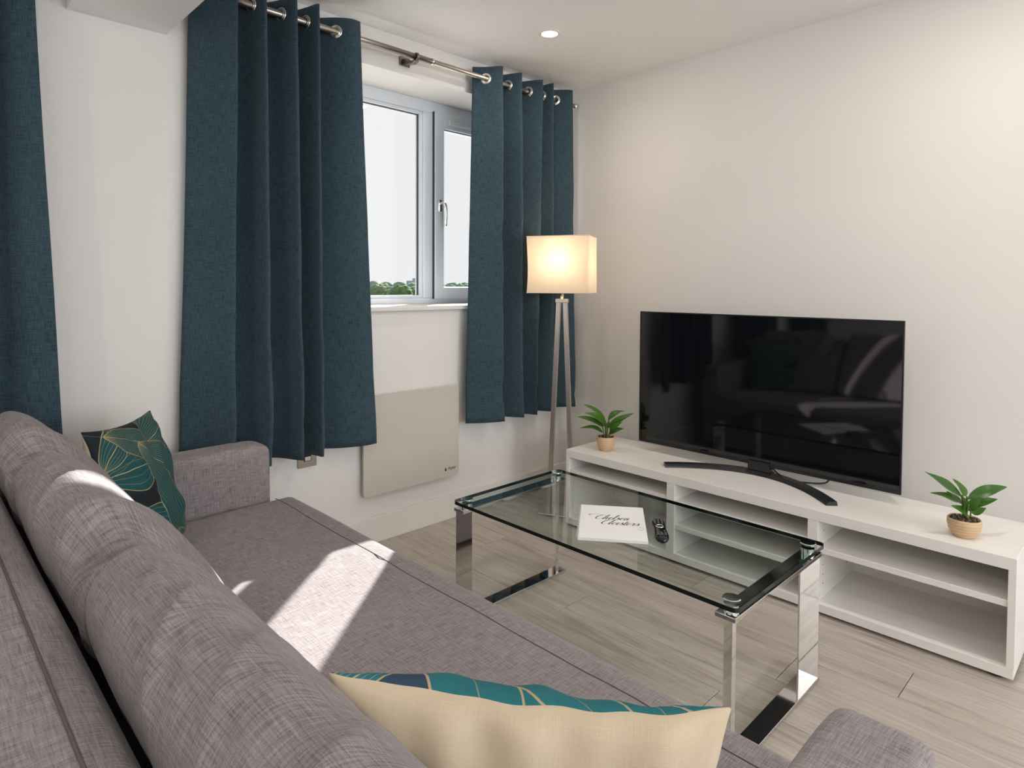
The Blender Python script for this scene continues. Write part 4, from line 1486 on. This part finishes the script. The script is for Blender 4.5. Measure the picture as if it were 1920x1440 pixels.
# ------------------------------------------------------------------ throw pillows
def throw_pillow(tl, tr_, down, size, thick, front, back, label, seed, flip=False):
    """tl, tr_ = top corners as seen on the front; down = direction of the side seams"""
    tl, tr_ = V(tl), V(tr_)
    ux = (tr_ - tl).normalized()
    dn = V(down)
    dn = (dn - ux * dn.dot(ux)).normalized()
    nrm = ux.cross(-dn).normalized()
    W = (tr_ - tl).length
    c = (tl + tr_) / 2 + dn * size / 2
    n_ = 30
    bm = NB()
    uvl = bm.loops.layers.uv.new('UVMap')

    def P(i, j, s):
        u, v = 2 * i / n_ - 1, 2 * j / n_ - 1
        cu, cv = 1 - abs(u), 1 - abs(v)
        pin_u = 1 - 0.10 * (1 - abs(v) ** 2) * abs(u) ** 3
        pin_v = 1 - 0.10 * (1 - abs(u) ** 2) * abs(v) ** 3
        x = u * pin_u * W / 2
        y = v * pin_v * size / 2
        prof = max(0.0, (1 - u * u)) ** 0.55 * max(0.0, (1 - v * v)) ** 0.55
        h = thick / 2 * prof
        rad = noise.noise(V((math.atan2(v, u) * 2.6 + seed, 1.3 * math.hypot(u, v), s * 2.0 + seed)))
        wr = noise.noise(V((u * 3 + seed, v * 3, s + seed)))
        top = math.exp(-((1 - v) / 0.55) ** 2)
        cre = noise.noise(V((u * 5.5 + seed, v * 1.0, seed + s)))
        h += prof ** 0.5 * (rad * 0.018 + wr * 0.010 + cre * 0.012 * top)
        h = max(h, 0.0)
        edge_w = noise.noise(V((u * 4.0 + seed, v * 4.0 + seed, 5))) * 0.011
        return c + ux * x - dn * y + nrm * (h * s + edge_w * (1 - prof))
    front_v = [[bm.verts.new(P(i, j, 1)) for i in range(n_ + 1)] for j in range(n_ + 1)]
    back_v = [[front_v[j][i] if i in (0, n_) or j in (0, n_) else bm.verts.new(P(i, j, -1)) for i in range(n_ + 1)] for j in range(n_ + 1)]
    for gi, g in enumerate((front_v, back_v)):
        for j in range(n_):
            for i in range(n_):
                f = bm.faces.new((g[j][i], g[j][i + 1], g[j + 1][i + 1], g[j + 1][i]))
                f.material_index = gi
                for lp, (a, b) in zip(f.loops, ((i, j), (i + 1, j), (i + 1, j + 1), (i, j + 1))):
                    lp[uvl].uv = (a / n_, b / n_)
    base = V((c.x, c.y, min(v.co.z for v in bm.verts)))
    o = make('throw_pillow', bm, [front, back], None, base, True, label, 'pillow')
    sm = o.modifiers.new('smooth', 'SUBSURF'); sm.levels = 1; sm.render_levels = 1
    # piped seam
    return o


throw_pillow((0.345, 1.955, 0.832), (0.602, 2.305, 0.806), (0.10, -0.07, -0.42), 0.43, 0.13, M['print'], M['beige'],
             'teal throw pillow printed with gold-lined leaves, propped against the far sofa arm', 2.2)
throw_pillow((0.612, 0.290, 0.782), (0.328, 0.628, 0.797), (0.105, 0.085, -0.40), 0.44, 0.15, M['print_near'], M['beige'],
             'beige-backed throw pillow with a teal leaf-print front, at the bottom edge of the photo', 7.7)

# ------------------------------------------------------------------ outdoors
GROUND = -10.0
bm = NB(); box(bm, -900, 1500, 8, 1800, GROUND - 0.5, GROUND); g = make('grass_ground', bm, M['grass'], kind='structure')
bm = NB(); box(bm, -120, 130, 3.2, 150, GROUND, GROUND + 0.05); make('added_pale_ground', bm, M['bounce_ground'], kind='structure')  # pale ground added to bounce sunlight in through the windows


def ray_dir(px, py):
    return _f + _r2 * ((px - 960) / F_PX) - _u2 * ((py - CY) / F_PX)


def tree(px, top_y, dist, cw, mat, seed, label, group):
    d = ray_dir(px, top_y)
    d = d / math.hypot(d.x, d.y)
    p = CAM + d * dist
    H = p.z - GROUND
    c = V((p.x, p.y, GROUND))
    t = empty('tree', c, label, 'tree', group)
    bm = NB(); tube(bm, [c, c + V((0, 0, H * 0.6))], [0.45, 0.25], 7); make('trunk', bm, M['bark'], t)
    bm = NB()
    rnd = random.Random(seed)
    for k in range(7):
        rr_ = cw * rnd.uniform(0.34, 0.52)
        off_ = V((rnd.uniform(-.42, .42) * cw, rnd.uniform(-.42, .42) * cw, rnd.uniform(0.50, 0.96) * H - rr_ * 0.6)) if k else V((0, 0, H - rr_))
        bmesh.ops.create_icosphere(bm, subdivisions=3, radius=rr_, matrix=Matrix.Translation(c + off_))
    for v in bm.verts:
        q = v.co * 0.9
        v.co += (v.co - c - V((0, 0, H * .6))).normalized() * noise.noise(q + V((seed, 0, 0))) * cw * 0.13
    make('crown', bm, mat, t, smooth=True)


GR = 'trees on the horizon outside the window'
specs = [(668, 541, 5.0), (694, 538, 5.0), (706, 534, 5.4), (717, 531, 5.4), (731, 536, 5.0), (745, 535, 5.6), (758, 538, 5.2), (774, 540, 5.2),
         (812, 539, 5.0), (836, 538, 5.0), (848, 535, 5.2), (862, 532, 5.4), (875, 534, 5.2), (894, 536, 5.2)]
words = ['hidden by the middle curtain', 'beside the middle curtain', 'second from the middle curtain', 'tallest in the left-hand pane', 'left of centre in the left-hand pane',
         'right of centre in the left-hand pane', 'below the left corner of the tower block', 'nearest the window mullion', 'behind the window mullion', 'in the left corner of the sash pane',
         'second from the left in the sash pane', 'tallest in the sash pane', 'beside the right-hand curtain', 'hidden by the right-hand curtain']
for i, (px, py, cw) in enumerate(specs):
    near = i < 8
    dist = (215, 250, 228, 262, 240, 218, 254, 232, 300, 330, 345, 318, 352, 326)[i]
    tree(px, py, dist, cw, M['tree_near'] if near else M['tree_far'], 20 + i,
         ('leafy green tree on the horizon ' if near else 'hazy green tree on the horizon ') + words[i], GR)
bm = NB()
rnd = random.Random(5)
belt0 = V((_f.x, _f.y, 0)).normalized() * 400 + V((0, 0, GROUND))
for k in range(90):
    th = math.radians(112 - k * 1.15)
    rr_ = rnd.uniform(4.0, 6.0)
    dd = rnd.uniform(385, 415)
    c = V((dd * math.cos(th), dd * math.sin(th), rnd.uniform(3.0, 4.6) - rr_))
    for zz in (0, -5.5):
        bmesh.ops.create_icosphere(bm, subdivisions=2, radius=rr_ * (1 if zz == 0 else 1.15), matrix=Matrix.Translation(c + V((0, 0, zz))))
for v in bm.verts:
    v.co.z += noise.noise(v.co * 0.5) * 0.9
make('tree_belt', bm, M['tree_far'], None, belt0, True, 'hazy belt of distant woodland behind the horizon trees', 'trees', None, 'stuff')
d = ray_dir(772, 524); d = d / math.hypot(d.x, d.y)
p = CAM + d * 520
t = empty('tower_block', (p.x, p.y, GROUND), 'pale hazy tower block above the trees in the left-hand pane', 'building')
side = V((_r.x, _r.y, 0)); fwd = V((_f.x, _f.y, 0)).normalized()
MT = Matrix(((side.x, fwd.x, 0, p.x), (side.y, fwd.y, 0, p.y), (0, 0, 1, 0), (0, 0, 0, 1)))
bm = NB(); box(bm, -4.2, 4.4, 0, 12, GROUND, p.z - 1.0, mat=MT); box(bm, 0.5, 4.4, 0, 12, p.z - 1.0, p.z + 1.0, mat=MT); box(bm, -8.5, -4.2, 2, 12, GROUND, p.z - 3.4, mat=MT)
make('wall', bm, M['tower'], t)
bm = NB()
for r in range(5):
    for c in range(4):
        box(bm, -3.6 + c * 2.0, -2.5 + c * 2.0, -0.1, 0.1, p.z - 3.2 - r * 2.6, p.z - 1.8 - r * 2.6, mat=MT)
make('window_rows', bm, M['tower_window'], t)
